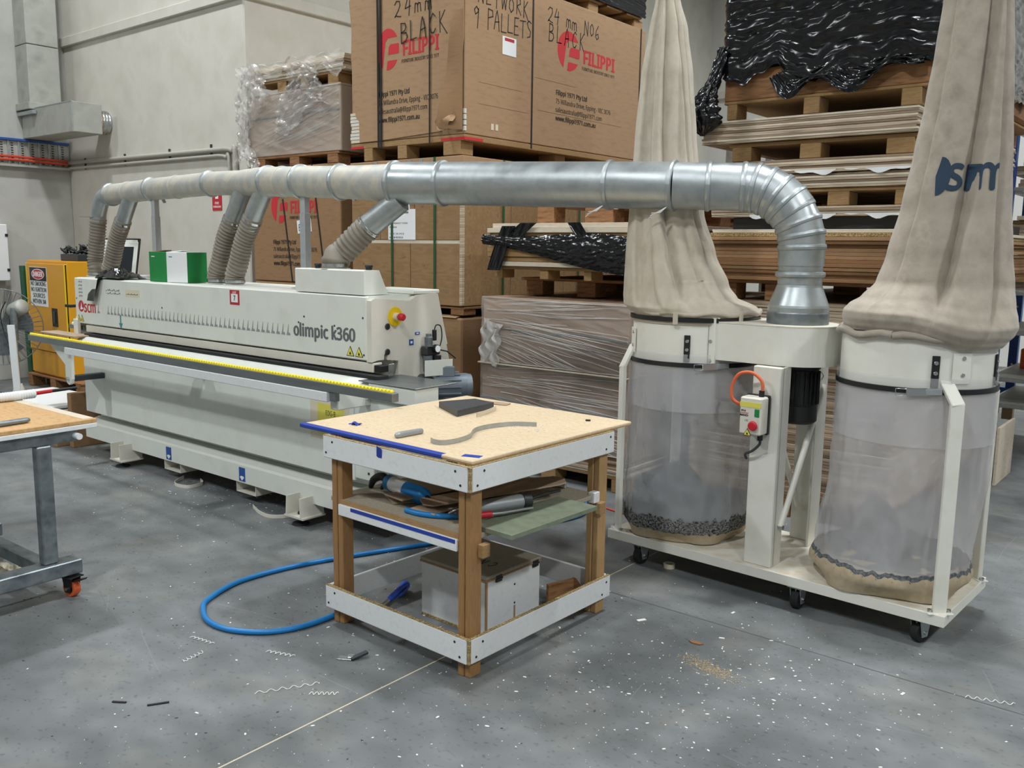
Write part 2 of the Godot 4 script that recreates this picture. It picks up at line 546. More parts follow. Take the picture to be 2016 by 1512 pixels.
	tmat("wall_concrete", ntex(51, .006, hexs(["a3a39d", "b0b0aa", "b5b5af", "a9a9a3"]), 1024, 5), Vector3(.3, .3, .3), .85, 0, true)
	mat("wall_white", Color("dadad5"), .8)
	mat("roof", Color("8f918f"), .8)
	mat("joint_pale", Color("c9bda4"), .9)
	mat("joint_dark", Color("4c4c4a"), .9)
	mat("cab_yellow", Color("d99a17"), .42)
	mat("conduit", Color("b3afa5"), .5)
	floor_material()

func floor_material() -> void:
	# worn grey concrete: cloudy mottling, trowel specks, scuffs and pale dust, all of it on the slab
	var n := 2048
	var a := noise(61, .0016, 5)
	var b := noise(62, .075, 2)
	var c := noise(63, .0045, 4)
	var d := noise(64, .012, 2)
	var data := PackedByteArray()
	data.resize(n * n * 3)
	var i := 0
	for y in n:
		for x in n:
			var v := a.get_noise_2d(x, y) * .10 + c.get_noise_2d(x + 900, y) * .05
			var s := b.get_noise_2d(x * 1.0, y * 1.5)
			if s > .4: v -= (s - .4) * .22
			v += d.get_noise_2d(x, y * 1.4) * .045
			var w := c.get_noise_2d(x, y + 3000)
			var warm := clampf((w - .15) * .16, 0.0, .03)
			data[i] = int(clampf(.425 + v + warm, 0, 1) * 255)
			data[i + 1] = int(clampf(.438 + v + warm * .8, 0, 1) * 255)
			data[i + 2] = int(clampf(.442 + v + warm * .35, 0, 1) * 255)
			i += 3
	var im := Image.create_from_data(n, n, false, Image.FORMAT_RGB8, data)
	# scratches and tyre scuffs
	for k in 150:
		var p := Vector2(rng.randf() * n, rng.randf() * n)
		var ang := rng.randf_range(-.5, .5) + (PI / 2 if rng.randf() < .35 else 0.0)
		var len := rng.randf_range(20, 190)
		var dark := rng.randf() < .6
		var col := Color(.36, .37, .375) if dark else Color(.6, .6, .58)
		for s in int(len):
			ang += rng.randf_range(-.012, .012)
			p += Vector2.from_angle(ang)
			var q := Vector2i(int(p.x) & (n - 1), int(p.y) & (n - 1))
			im.set_pixelv(q, im.get_pixelv(q).lerp(col, .45))
	var m := mat("floor", Color.WHITE, .58)
	m.albedo_texture = ImageTexture.create_from_image(im)
	m.uv1_triplanar = true
	m.uv1_world_triplanar = true
	m.uv1_scale = Vector3(.17, .17, .17)
	m.normal_enabled = true
	m.normal_texture = bump(65, .03, .8, 512, 4)
	m.normal_scale = .12

const XA := -2.235
const ZB := -3.322
func shell() -> void:
	# floor slabs with saw-cut joints
	var fl := Node3D.new()
	fl.name = "floor"
	add_child(fl)
	fl.set_meta("kind", "structure")
	for q in [[-11.0, XA - .003, ZB + .003, 8.0], [XA + .003, 9.0, ZB + .003, 8.0], [-11.0, XA - .003, -14.0, ZB - .003], [XA + .003, 9.0, -14.0, ZB - .003]]:
		BX(fl, "slab", M.floor, q[0], q[1], -.2, 0, q[2], q[3], .0015)
	BX(fl, "joint_filler", M.joint_pale, XA - .003, XA + .003, -.1, -.001, -14, 8, 0)
	BX(fl, "joint_filler", M.joint_dark, -11, 9, -.1, -.0025, ZB - .003, ZB + .003, 0)
	# walls: left end wall, the plastered block behind the machine, far wall, side and rear walls out of view
	struct("wall_left", bxm(Vector3(.25, 8.6, 22.4), .004), M.wall_concrete, Vector3(-10.925, 4.3, -3.0))
	var blk := struct("wall_inner", bxm(Vector3(3.53, 8.6, 9.0), .012), M.wall_paint, Vector3(-9.035, 4.3, -9.5))
	sub(blk, "wall_ledge", bxm(Vector3(3.56, .1, .05), .006), M.wall_paint, Vector3(0, -.5, 4.51))
	sub(blk, "wall_ledge", bxm(Vector3(.05, .1, 9.0), .006), M.wall_paint, Vector3(1.78, -.5, 0.0))
	var fw := struct("wall_back", bxm(Vector3(20, 8.6, .25), .004), M.wall_white, Vector3(-1, 4.3, -14.1))
	sub(fw, "wall_ledge", bxm(Vector3(20, .12, .08), .006), M.wall_paint, Vector3(0, -.22, .15))
	struct("wall_right", bxm(Vector3(.25, 8.6, 22.4), .004), M.wall_concrete, Vector3(9.1, 4.3, -3.0))
	struct("wall_front", bxm(Vector3(20, 8.6, .25), .004), M.wall_concrete, Vector3(-1, 4.3, 8.1))
	struct("ceiling", bxm(Vector3(20.3, .2, 22.6), .004), M.roof, Vector3(-1, 8.7, -3.0))

# ---------------------------------------------------------------- edge banding machine
func profile_x(pts: Array, x0: float, x1: float) -> ArrayMesh:
	# outline given as (z, y), swept from x0 to x1, in world axes less the offset
	var st := ST()
	var p := []
	for v in pts: p.append(Vector2(-(v[0] - off.z), v[1] - off.y))
	prism(st, PackedVector2Array(p), x1 - x0, Transform3D(Basis(Vector3(0, 0, -1), Vector3.UP, Vector3.RIGHT), Vector3((x0 + x1) / 2 - off.x, 0, 0)))
	return done(st)
func PX(parent: Node, n: String, m: Material, pts: Array, x0: float, x1: float) -> MeshInstance3D:
	var mesh := profile_x(pts, x0, x1)
	return part(parent, n, mesh, m, off)
func plate(parent: Node, n: String, m: Material, pts: Array, at: Vector3, rot := Vector3.ZERO, th := .002) -> MeshInstance3D:
	var p := []
	for v in pts: p.append(Vector2(v[0], v[1]))
	return part(parent, n, prismm(p, th), m, at, rot)
func disc(parent: Node, n: String, m: Material, r: float, h: float, at: Vector3, rot: Vector3, seg := 20) -> MeshInstance3D:
	return part(parent, n, cyl(r, h, seg, minf(.002, h * .3)), m, at, rot)
func warn(parent: Node, at: Vector3, s: float, rot := Vector3.ZERO) -> void:
	var o := plate(parent, "warning_sticker", M.black, [[-.62 * s, 0], [.62 * s, 0], [0, 1.08 * s]], at, rot)
	sub(o, "sticker_face", prismm([Vector2(-.5 * s, .07 * s), Vector2(.5 * s, .07 * s), Vector2(0, .93 * s)], .002), M.warn_yellow, Vector3(0, 0, .0008))
	sub(o, "sticker_symbol", prismm([Vector2(-.12 * s, .16 * s), Vector2(.16 * s, .16 * s), Vector2(.1 * s, .36 * s), Vector2(.02 * s, .5 * s), Vector2(-.1 * s, .38 * s)], .002), M.black, Vector3(0, 0, .0016))

func machine() -> void:
	off = Vector3(-5.0, 0, -3.4)
	var t := thing("edge_banding_machine", "long off-white edge banding machine with yellow roller rail along its front", "machine", off)
	# base
	PX(t, "base_beam", M.mach, [[-3.06, .12], [-3.06, .228], [-3.075, .238], [-3.16, .262], [-3.72, .262], [-3.72, .12]], -6.6, -3.42)
	BX(t, "body", M.mach, -6.585, -3.45, .262, .80, -3.17, -3.72, .004)
	BX(t, "front_panel", M.mach, -6.6, -3.585, .312, .80, -3.072, -3.098, .004)
	BX(t, "front_panel", M.mach, -3.58, -3.43, .33, .845, -3.07, -3.098, .004)
	disc(t, "panel_screw", M.dark_steel, .007, .006, Vector3(-3.47, .37, -3.068), Vector3(90, 0, 0), 10)
	PX(t, "end_panel", M.mach_beige, [[-3.1, .13], [-3.1, .80], [-3.74, .80], [-3.74, .13]], -3.452, -3.43)
	# feet: open brackets with threaded pads, and fork pockets
	for x in [-5.99, -3.99]:
		var f := part(t, "foot_bracket", prismm([Vector2(-.085, -.06), Vector2(.085, -.06), Vector2(.085, -.052), Vector2(.07, -.048), Vector2(.062, .06), Vector2(.054, .06), Vector2(.058, -.048), Vector2(-.058, -.048), Vector2(-.054, .06), Vector2(-.062, .06), Vector2(-.07, -.048), Vector2(-.085, -.052)], .16), M.mach_beige, Vector3(x, .105, -3.05))
		sub(f, "foot_nut", cyl(.016, .014, 6), M.dark_steel, Vector3(0, -.04, .03))
		sub(f, "foot_pad", lathem([Vector2(0, .03), Vector2(.008, .03), Vector2(.008, .012), Vector2(.045, .008), Vector2(.05, 0), Vector2(0, 0)], 20), M.rubber, Vector3(0, -.104, .03))
		var f2 := part(t, "foot_bracket", bxm(Vector3(.13, .115, .14), .003), M.mach_beige, Vector3(x, .104, -3.62))
		sub(f2, "foot_pad", cyl(.05, .047, 16), M.rubber, Vector3(0, -.081, 0))
	for x in [-5.42, -4.585]:
		var st := ST()
		for w in [[Vector3(0, -.033, 0), Vector3(.2, .004, .64)], [Vector3(-.098, 0, 0), Vector3(.004, .062, .64)], [Vector3(.098, 0, 0), Vector3(.004, .062, .64)]]:
			cbox(st, w[0], w[1], .0005)
		part(t, "fork_pocket", done(st), M.mach_beige, Vector3(x, .088, -3.39))
		var s := part(t, "fork_sticker", bxm(Vector3(.062, .085, .002), 0), M.blue_sticker, Vector3(x - .02, .172, -3.059))
		sub(s, "sticker_arrow", prismm([Vector2(-.022, -.018), Vector2(-.01, -.01), Vector2(.01, -.01), Vector2(.022, -.018), Vector2(0, -.038)], .002), M.white_paper, Vector3(0, 0, .001))
	# conveyor beam, belt and its end
	PX(t, "conveyor_beam", M.mach, [[-3.03, .775], [-3.03, .838], [-3.075, .868], [-3.2, .868], [-3.2, .775]], -6.62, -3.43)
	BX(t, "conveyor_belt", M.rubber, -6.62, -3.42, .866, .888, -3.095, -3.17, .003)
	BX(t, "conveyor_end", M.mach, -3.43, -3.085, .775, .862, -3.035, -3.2, .006)
	BX(t, "end_cover_plate", M.alu_dark, -3.5, -3.08, .862, .868, -3.03, -3.33, .002)
	BX(t, "end_shoe", M.mach, -3.45, -3.085, .69, .774, -3.06, -3.2, .01)
	# presser beam and hood
	BX(t, "presser_beam", M.mach_beige, -6.66, -3.5, .894, .946, -3.132, -3.2, .004)
	var pe := BX(t, "presser_end_cap", M.black, -3.5, -3.452, .9, .935, -3.14, -3.2, .002)
	sub(pe, "latch_plate", bxm(Vector3(.003, .05, .04), .001), M.chrome, Vector3(.026, -.002, -.045))
	BX(t, "hood_front", M.mach, -6.78, -3.535, .956, 1.292, -3.12, -3.145, .006)
	PX(t, "hood_top", M.mach, [[-3.13, 1.0], [-3.13, 1.290], [-3.15, 1.295], [-3.66, 1.295], [-3.74, 1.0]], -6.775, -3.54)
	BX(t, "rear_casing", M.mach, -6.58, -3.85, .79, 1.02, -3.3, -3.74, .004)
	BX(t, "hood_end_cap", M.mach_beige, -6.79, -6.775, .87, 1.0, -3.12, -3.3, .004)
	BX(t, "infeed_guard", M.mach, -6.80, -6.735, .865, .985, -3.105, -3.13, .003)
	BX(t, "infeed_fence", M.alu_dark, -6.98, -6.74, .9, .93, -3.15, -3.2, .002)
	disc(t, "infeed_knob", M.white_plastic, .014, .05, Vector3(-6.83, .945, -3.13), Vector3(0, 0, 90), 12)
	B(t, "infeed_table", M.hardboard, Vector3(-6.82, .872, -3.05), Vector3(.55, .012, .13), .002)
	# moulded right-hand end cover with its opening for the boards
	PX(t, "end_cover", M.mach_beige, [[-3.125, .95], [-3.125, 1.272], [-3.15, 1.283], [-3.40, 1.262], [-3.46, 1.292], [-3.6, 1.3], [-3.62, 1.29], [-3.765, .70], [-3.315, .70], [-3.315, .945], [-3.235, .955], [-3.235, .985], [-3.224, .998], [-3.213, .985], [-3.21, .958], [-3.17, .958]], -3.54, -3.5)
	BX(t, "end_cover_lip", M.mach, -3.9, -3.505, 1.296, 1.318, -3.43, -3.64, .008)
	for p in [[-3.235, 1.133], [-3.234, .998]]:
		var k := disc(t, "lock_cap", M.dark_steel, .017, .008, Vector3(-3.497, p[1], p[0]), Vector3(0, 0, 90))
		sub(k, "lock_slot", bxm(Vector3(.02, .003, .004), .0005), M.black, Vector3(0, -.004, 0))
	# emergency stop
	disc(t, "emergency_stop_plate", M.yellow, .052, .004, Vector3(-3.497, 1.183, -3.29), Vector3(0, 0, 90), 28)
	var es := disc(t, "emergency_stop_collar", M.cream_tape, .021, .03, Vector3(-3.484, 1.183, -3.29), Vector3(0, 0, 90))
	sub(es, "emergency_stop_button", lathem([Vector2(0, -.03), Vector2(.014, -.03), Vector2(.02, -.022), Vector2(.02, -.002), Vector2(.012, 0), Vector2(.012, .02), Vector2(0, .02)], 20), M.red, Vector3(0, -.025, 0))
	for p in [[-3.456, 1.083, .035, .014], [-3.41, 1.037, .032, .032]]:
		var st := B(t, "info_sticker", M.blue_sticker, Vector3(-3.498, p[1], p[0]), Vector3(.002, p[3], p[2]), 0)
		sub(st, "sticker_print", bxm(Vector3(.002, p[3] * .4, p[2] * .5), 0), M.white_paper, Vector3(.0006, 0, 0))
	# air preparation unit
	var fr := B(t, "air_unit_block", M.dark_steel, Vector3(-3.47, .985, -3.53), Vector3(.05, .05, .11), .006)
	sub(fr, "regulator_knob", lathem([Vector2(0, 0), Vector2(.022, 0), Vector2(.024, .05), Vector2(.016, .056), Vector2(.016, .07), Vector2(0, .07)], 16), M.zinc_tube, Vector3(.01, .025, .025))
	sub(fr, "filter_bowl", lathem([Vector2(0, -.1), Vector2(.02, -.098), Vector2(.026, -.08), Vector2(.026, 0), Vector2(0, 0)], 16), M.zinc_tube, Vector3(.01, -.025, .03))
	sub(fr, "filter_bowl", lathem([Vector2(0, -.075), Vector2(.024, -.072), Vector2(.028, -.05), Vector2(.028, 0), Vector2(0, 0)], 16), M.black, Vector3(.01, -.03, -.035))
	sub(fr, "dump_valve", bxm(Vector3(.045, .05, .05), .004), M.black, Vector3(.015, -.085, -.035))
	var gq := sub(fr, "pressure_gauge", cyl(.024, .022, 20, .003), M.black, Vector3(.035, .012, -.01), Vector3(0, 0, -90))
	sub(gq, "gauge_face", cyl(.019, .002, 20), M.white_paper, Vector3(0, .012, 0))
	sub(fr, "solenoid", cyl(.013, .06, 14, .003), M.black, Vector3(.012, .085, -.018))
	sub(fr, "sensor_cable", tubem(spline([Vector3(.012, .115, -.018), Vector3(.015, .14, -.03), Vector3(.01, .13, -.07), Vector3(.005, .07, -.085), Vector3(.005, .02, -.07)], 6), .0035, 8), M.black)
	sub(fr, "drain_hose", tubem([Vector3(.01, .0, -.06), Vector3(.03, -.01, -.1), Vector3(.03, -.055, -.17)], .004, 8), M.strap_black)
	sub(fr, "blue_fitting", cyl(.012, .03, 12), M.blue_sticker, Vector3(.018, -.12, .015))
	B(t, "deflector_plate", M.mach, Vector3(-3.3, .915, -3.42), Vector3(.17, .085, .004), .01, Vector3(0, 74, 0))
	# drive motor behind the outfeed
	off = Vector3.ZERO
	var mo := part(t, "drive_motor", lathem([Vector2(0, -.1), Vector2(.05, -.1), Vector2(.066, -.085), Vector2(.066, .09), Vector2(.06, .12), Vector2(0, .125)], 24), M.motor_grey, Vector3(-3.30, .81, -3.5) - Vector3(-5.0, 0, -3.4), Vector3(0, 55, -90))
	for k in 12:
		var a := TAU * k / 12
		sub(mo, "cooling_fin", bxm(Vector3(.014, .13, .004), .001), M.motor_grey, Vector3(cos(a) * .069, -.01, sin(a) * .069), Vector3(0, -rad_to_deg(a), 0))
	sub(mo, "terminal_box", bxm(Vector3(.06, .09, .08), .006), M.motor_grey, Vector3(-.08, -.02, 0))
	sub(mo, "gearbox", bxm(Vector3(.12, .07, .12), .012), M.dark_steel, Vector3(0, -.13, 0))
	off = Vector3(-5.0, 0, -3.4)
	# extraction box on the hood
	PX(t, "extraction_box", M.mach, [[-3.13, 1.298], [-3.13, 1.422], [-3.136, 1.427], [-3.236, 1.427], [-3.30, 1.298]], -4.135, -3.56)
	for p in [-4.02, -3.60]:
		var kn := disc(t, "box_knob", M.black, .018, .02, Vector3(p, 1.437, -3.2), Vector3.ZERO, 10)
		sub(kn, "knob_wing", bxm(Vector3(.05, .014, .016), .004), M.black, Vector3(0, .01, 0))
	# operator screen behind the infeed end
	var sc := B(t, "operator_panel", M.mach, Vector3(-6.92, 1.40, -3.56), Vector3(.30, .36, .05), .008, Vector3(-14, 28, 0))
	sub(sc, "screen_bezel", bxm(Vector3(.32, .38, .02), .008), M.black, Vector3(0, 0, .012))
	sub(sc, "panel_face", bxm(Vector3(.272, .34, .02), .004), M.mach, Vector3(.016, -.01, .0165))
	sub(sc, "screen", bxm(Vector3(.2, .2, .02), .002), M.glass_dark, Vector3(.02, .02, .0185))
	part(t, "lever", tubem([Vector3(-6.78, 1.115, -3.2), Vector3(-6.87, 1.075, -3.17), Vector3(-6.93, 1.07, -3.15), Vector3(-6.98, 1.072, -3.14)].map(func(v): return v - off), .012, 10), M.black, off)
	# panel support rail with yellow rollers
	var rail := BX(t, "support_rail", M.alu_dark, -6.865, -2.999, .838, .880, -2.80, -2.842, .002)
	var rm := cyl(.0115, .02, 10, .002)
	for k in 155:
		sub(rail, "roller", rm, M.yellow_roller, Vector3(-1.915 + k * .0248, .0235, .002), Vector3(90, 0, 0))
	BX(t, "guide_bar", M.melamine, -6.28, -3.465, .786, .835, -2.795, -2.82, .003)
	BX(t, "guide_block", M.alu_dark, -3.463, -3.42, .79, .837, -2.81, -2.842, .003)
	# swing arm that carries the rail at the infeed
	plate(t, "rail_bracket", M.mach, [[-.36, .045], [0, .045], [0, -.16], [-.06, -.13]], Vector3(-6.3, .795, -2.86), Vector3.ZERO, .012)
	var arm := plate(t, "rail_arm", M.mach, [[-.045, .03], [.045, .03], [.045, -.19], [.03, -.222], [0, -.235], [-.03, -.222], [-.045, -.19]], Vector3(-6.305, .80, -2.835), Vector3.ZERO, .02)
	sub(arm, "arm_bolt", cyl(.012, .03, 8), M.chrome, Vector3(0, -.19, .012), Vector3(90, 0, 0))
	BX(t, "arm_pivot", M.dark_steel, -6.33, -6.28, .59, .63, -2.85, -3.07, .004)
	BX(t, "rail_post", M.mach, -3.5, -3.44, .74, .84, -2.845, -3.07, .004)
	BX(t, "rail_strut", M.mach, -5.05, -4.95, .79, .836, -2.845, -3.05, .004)
	# print and stickers on the hood
	var zf := -3.1192
	disc(t, "maker_logo", M.logo_red, .042, .002, Vector3(-6.688, 1.085, zf), Vector3(90, 0, 0), 28)
	plate(t, "maker_logo_mark", M.white_paper, [[-.016, -.022], [.008, .034], [.011, -.004], [.036, -.01], [.026, -.016]], Vector3(-6.686, 1.08, zf + .001))
	write(t, "maker_name", "scm", M.logo_red, Vector3(-6.553, 1.083, zf), .175, .08, 0, 700)
	for k in 47:
		if k == 2 or k == 1: continue
		var x := lerpf(-6.425, -4.195, k / 46.0)
		plate(t, "ornament", M.light_grey_print, [[-.017, -.028], [.019, -.028], [.013, -.014], [.0, -.014], [.003, .034], [-.009, -.01]], Vector3(x, 1.074, zf))
	write(t, "model_name", "olimpic k360", M.grey_print, Vector3(-3.885, 1.083, zf), .525, .068, 0, 800)
	plate(t, "feed_arrow", M.teal_print, [[-.007, 0], [-.007, -.06], [-.026, -.055], [0, -.1], [.026, -.055], [.007, -.06], [.007, 0]], Vector3(-6.109, 1.05, zf))
	warn(t, Vector3(-6.735, .972, zf), .045)
	warn(t, Vector3(-6.685, .972, zf), .045)
	warn(t, Vector3(-3.662, .972, zf), .05)
	warn(t, Vector3(-3.592, .972, zf), .05)
	for p in [[-6.755, 1.14], [-5.55, 1.13], [-4.05, 1.16], [-3.56, 1.18], [-3.555, .985], [-4.10, 1.125], [-3.79, 1.125]]:
		disc(t, "hood_screw", M.dark_steel, .006, .004, Vector3(p[0], p[1], zf), Vector3(90, 0, 0), 8)
	var lot := B(t, "lot_label", M.lot_red, Vector3(-4.713, 1.236, zf), Vector3(.098, .088, .002), 0)
	sub(lot, "label_panel", bxm(Vector3(.068, .05, .002), 0), M.white_paper, Vector3(0, -.004, .0006))
	var keep := off
	off = Vector3.ZERO
	write(lot, "label_text", "LOT", M.white_paper, Vector3(0, .029, .0006), .04, .014, 0, 700)
	write(lot, "label_number", "7", M.black, Vector3(0, -.004, .0014), 0, .03, 0, 700)
	off = keep
	# biro notes: rows of small dashes and ticks, too faint to read
	for r in 5:
		var st := ST()
		for k in 3:
			ribbon(st, [Vector2(k * .02, 0), Vector2(k * .02 + .012, .003 * (k % 2)), Vector2(k * .02 + .013, .009)], .003, .001)
		part(t, "pen_note", done(st), M.marker, Vector3(-6.715, 1.262 - r * .026, zf))
	for r in 2:
		var st := ST()
		for k in 9:
			ribbon(st, [Vector2(k * .022, .006 * ((k + r) % 2)), Vector2(k * .022 + .011, .006 * (k % 3)), Vector2(k * .022 + .015, 0)], .003, .001)
		part(t, "pen_note", done(st), M.marker, Vector3(-6.30 + r * .01, 1.215 - r * .022, zf))
	B(t, "masking_tape", M.cream_tape, Vector3(-5.93, 1.208, zf - .0004), Vector3(.19, .05, .001), 0)
	var st2 := ST()
	for k in 8: ribbon(st2, [Vector2(k * .02, 0), Vector2(k * .02 + .012, .006 * (k % 2)), Vector2(k * .02 + .014, 0)], .003, .001)
	part(t, "pen_note", done(st2), M.marker, Vector3(-6.01, 1.2, zf + .0006))
	# taped paper tag on the front panel
	BX(t, "tape_patch", M.cream_tape, -3.95, -3.62, .5, .735, -3.0712, -3.0718, 0)
	var tg := BX(t, "machine_tag", M.yellow_paper, -3.885, -3.665, .53, .70, -3.0706, -3.0714, 0)
	off = Vector3.ZERO
	write(tg, "tag_text", "EDG-B", M.black, Vector3(0, .036, .0005), .08, .028, 0, 500)
	off = Vector3.ZERO

	# loose things on the hood
	var lab := ["small carton with green front and white side on the machine hood", "small carton with white front and green side on the machine hood"]
	for i in 2:
		var o := thing("small_carton", lab[i], "box", Vector3(-5.70 + i * .22, 1.297, -3.27), 12, "cartons standing on the machine hood")
		B(o, "carton_body", M.green_card if i == 0 else M.white_paper, Vector3(0, .1, 0), Vector3(.19, .2, .17), .003)
		B(o, "carton_side", M.white_paper if i == 0 else M.green_card, Vector3(.0955, .1, 0), Vector3(.002, .198, .168), 0)
		B(o, "carton_flap", M.card_dark if i == 0 else M.white_paper, Vector3(-.03, .203, .03), Vector3(.1, .006, .08), .001, Vector3(0, 8, 6))
		B(o, "carton_print", M.white_paper if i == 0 else M.green_card, Vector3(-.055, .168, .0852), Vector3(.03, .006, .001), 0)
	var rag := gridm(26, 20, func(u: float, v: float):
		var n := noise(71, 3.2, 3)
		var x := (u - .5) * .44
		var z := (v - .5) * .2
		var e := (1 - pow(absf(u - .5) * 2, 3)) * (1 - pow(absf(v - .5) * 2, 3))
		var y: float = .008 + e * (.05 + n.get_noise_2d(x * 3, z * 5) * .05)
		if v > .82 and u < .4: y -= (v - .82) * .95 * clampf((.4 - u) * 6, 0, 1)
		return Vector3(x, y, z + (0.03 if v > .9 and u < .4 else 0.0)))
	one("black_rag", "crumpled shiny black plastic glove lying on the machine hood", "glove", rag, M.black_gloss, Vector3(-6.30, 1.297, -3.215))
	one("plastic_lid", "round white plastic lid lying on the machine hood", "lid", cyl(.055, .03, 20, .004), M.white_plastic, Vector3(-6.142, 1.311, -3.34))

# ---------------------------------------------------------------- extraction duct
func axis_basis(d: Vector3) -> Basis:
	var y := d.normalized()
	var x := y.cross(Vector3.UP)
	if x.length() < .01: x = Vector3.RIGHT
	x = x.normalized()
	return Basis(x, y, x.cross(y))
func clamp_ring(t: Node, at: Vector3, d: Vector3, r: float, m: Material, lever := false) -> void:
	var o := part(t, "clamp_ring", lathem([Vector2(r, -.014), Vector2(r + .009, -.01), Vector2(r + .011, 0), Vector2(r + .009, .01), Vector2(r, .014)], 32, true), m, at)
	o.basis = axis_basis(d)
	if lever:
		sub(o, "clamp_lever", bxm(Vector3(.014, .026, .08), .005), M.chrome, Vector3(-(r + .014) * .8, 0, -(r + .014) * .6), Vector3(0, 30, 0))
func ribbed(a: Array, r: float, pitch: float, depth: float) -> ArrayMesh:
	var pts := spline(a, 14)
	var L := 0.0
	for i in pts.size() - 1: L += pts[i].distance_to(pts[i + 1])
	var n := int(L / pitch) * 4
	var out := []
	var rr := []
	var acc := 0.0
	var i := 0
	for k in n + 1:
		var want := L * k / n
		while i < pts.size() - 2 and acc + pts[i].distance_to(pts[i + 1]) < want:
			acc += pts[i].distance_to(pts[i + 1])
			i += 1
		var f := clampf((want - acc) / pts[i].distance_to(pts[i + 1]), 0, 1)
		out.append(pts[i].lerp(pts[i + 1], f))
		rr.append(r + [0.0, depth * .8, depth, depth * .5][k % 4])
	return tubem(out, rr, 20)
func duct() -> void:
	var t := thing("extraction_duct", "galvanised round extraction duct running from the machine hood to the dust collector", "duct", Vector3(-4.0, 0, -3.4))
	off = Vector3(-4.0, 0, -3.4)
	var P := [Vector3(-6.60, 1.905, -3.35), Vector3(-6.02, 1.925, -3.35), Vector3(-5.28, 1.94, -3.35), Vector3(-4.66, 1.93, -3.35), Vector3(-4.35, 1.92, -3.352), Vector3(-4.0, 1.905, -3.356), Vector3(-3.58, 1.886, -3.375)]
	var R := [.074, .075, .076, .088, .09, .092, .108]
	for i in 6:
		var d: Vector3 = P[i + 1] - P[i]
		var a: Vector3 = P[i] - off
		var b: Vector3 = P[i + 1] - off
		var r0: float = R[i]
		var r1: float = R[i] if i in [0, 1, 3, 4] else R[i + 1]
		if i == 2: part(t, "duct_section", tubem([a, a.lerp(b, .55), a.lerp(b, .85), b], [r0, r0, r1, r1], 32), M.galv_dusty, off)
		elif i == 5: part(t, "duct_section", tubem([a, a.lerp(b, .3), a.lerp(b, .9), b], [r0, r0, r1 - .008, r1 - .004], 32), M.galv_dusty, off)
		else: part(t, "duct_section", tubem([a, b], [r0, r0], 32), M.galv_dusty, off)
		clamp_ring(t, P[i], d, maxf(r0, R[maxi(i - 1, 0)]), M.galv, i % 2 == 1)
		if i in [0, 1, 3]: clamp_ring(t, P[i].lerp(P[i + 1], .45), d, r0 - .006, M.galv_dusty)
	# the wide run across to the collector
	var Q := [Vector3(-3.58, 1.886, -3.375), Vector3(-3.30, 1.880, -3.45), Vector3(-2.42, 1.857, -3.685), Vector3(-2.12, 1.848, -3.765)]
	for i in 3:
		part(t, "duct_section", tubem([Q[i] - off, Q[i + 1] - off], .11, 40), M.galv, off)
		clamp_ring(t, Q[i], Q[i + 1] - Q[i], .109, M.galv, i == 2)
	clamp_ring(t, Q[3], Q[3] - Q[2], .109, M.galv, true)
	# segmented elbow down to the fan inlet: gores with raised rings
	var cen := Vector3(-1.572, 0, -3.97)
	var dir := Vector3(Q[3].x - Q[2].x, 0, Q[3].z - Q[2].z).normalized()
	var er := .27
	var E := [Q[3]]
	var start := Vector3(cen.x, 1.842, cen.z) - dir * er
	E.append(Q[3].lerp(start, .5))
	for k in 9:
		var a := PI / 2 * k / 8
		E.append(start + dir * sin(a) * er - Vector3.UP * (1 - cos(a)) * er)
	E.append(Vector3(cen.x, 1.49, cen.z))
	for i in E.size() - 1:
		var r := .108 if i < 7 else .101
		part(t, "elbow_gore", tubem([E[i] - off, E[i + 1] - off], r, 36), M.galv, off)
		if i > 0: clamp_ring(t, E[i], E[mini(i + 1, E.size() - 1)] - E[i - 1], r - .004, M.galv)
	clamp_ring(t, Vector3(cen.x, 1.452, cen.z), Vector3.UP, .099, M.galv, true)
	part(t, "duct_section", tubem([Vector3(cen.x, 1.49, cen.z) - off, Vector3(cen.x, 1.405, cen.z) - off], .097, 36), M.galv, off)
	for q in [Q[2], Q[3]]:
		var st := ST(true)
		for k in 3:
			tube(st, [Vector3(.0, -.10, .06), Vector3(-.02 - k * .01, -.125, .08), Vector3(-.06 - k * .008, -.128 - k * .012, .09)], .0022, 6)
		part(t, "clamp_wire", done(st), M.white_plastic, q)
	part(t, "inlet_cone", lathem([Vector2(.099, 1.405), Vector2(.101, 1.395), Vector2(.132, 1.315), Vector2(.134, 1.305), Vector2(.132, 1.235)], 40), M.galv, Vector3(cen.x, 0, cen.z))
	part(t, "rubber_sleeve", lathem([Vector2(.134, 1.285), Vector2(.136, 1.28), Vector2(.136, 1.228), Vector2(.10, 1.226)], 40), M.zinc_tube, Vector3(cen.x, 0, cen.z))
	# drop hoses: (where they leave the duct, where they meet the machine, y of the foot, radius)
	var H := [[Vector3(-6.62, 1.905, -3.35), Vector3(-6.86, 1.298, -3.33), .05, .2], [Vector3(-6.30, 1.90, -3.35), Vector3(-6.645, 1.298, -3.33), .05, .0], [Vector3(-4.92, 1.90, -3.35), Vector3(-5.225, 1.298, -3.33), .05, 0.0], [Vector3(-4.70, 1.90, -3.35), Vector3(-5.02, 1.298, -3.33), .052, 0.0], [Vector3(-3.54, 1.80, -3.38), Vector3(-3.885, 1.427, -3.21), .062, 0.0]]
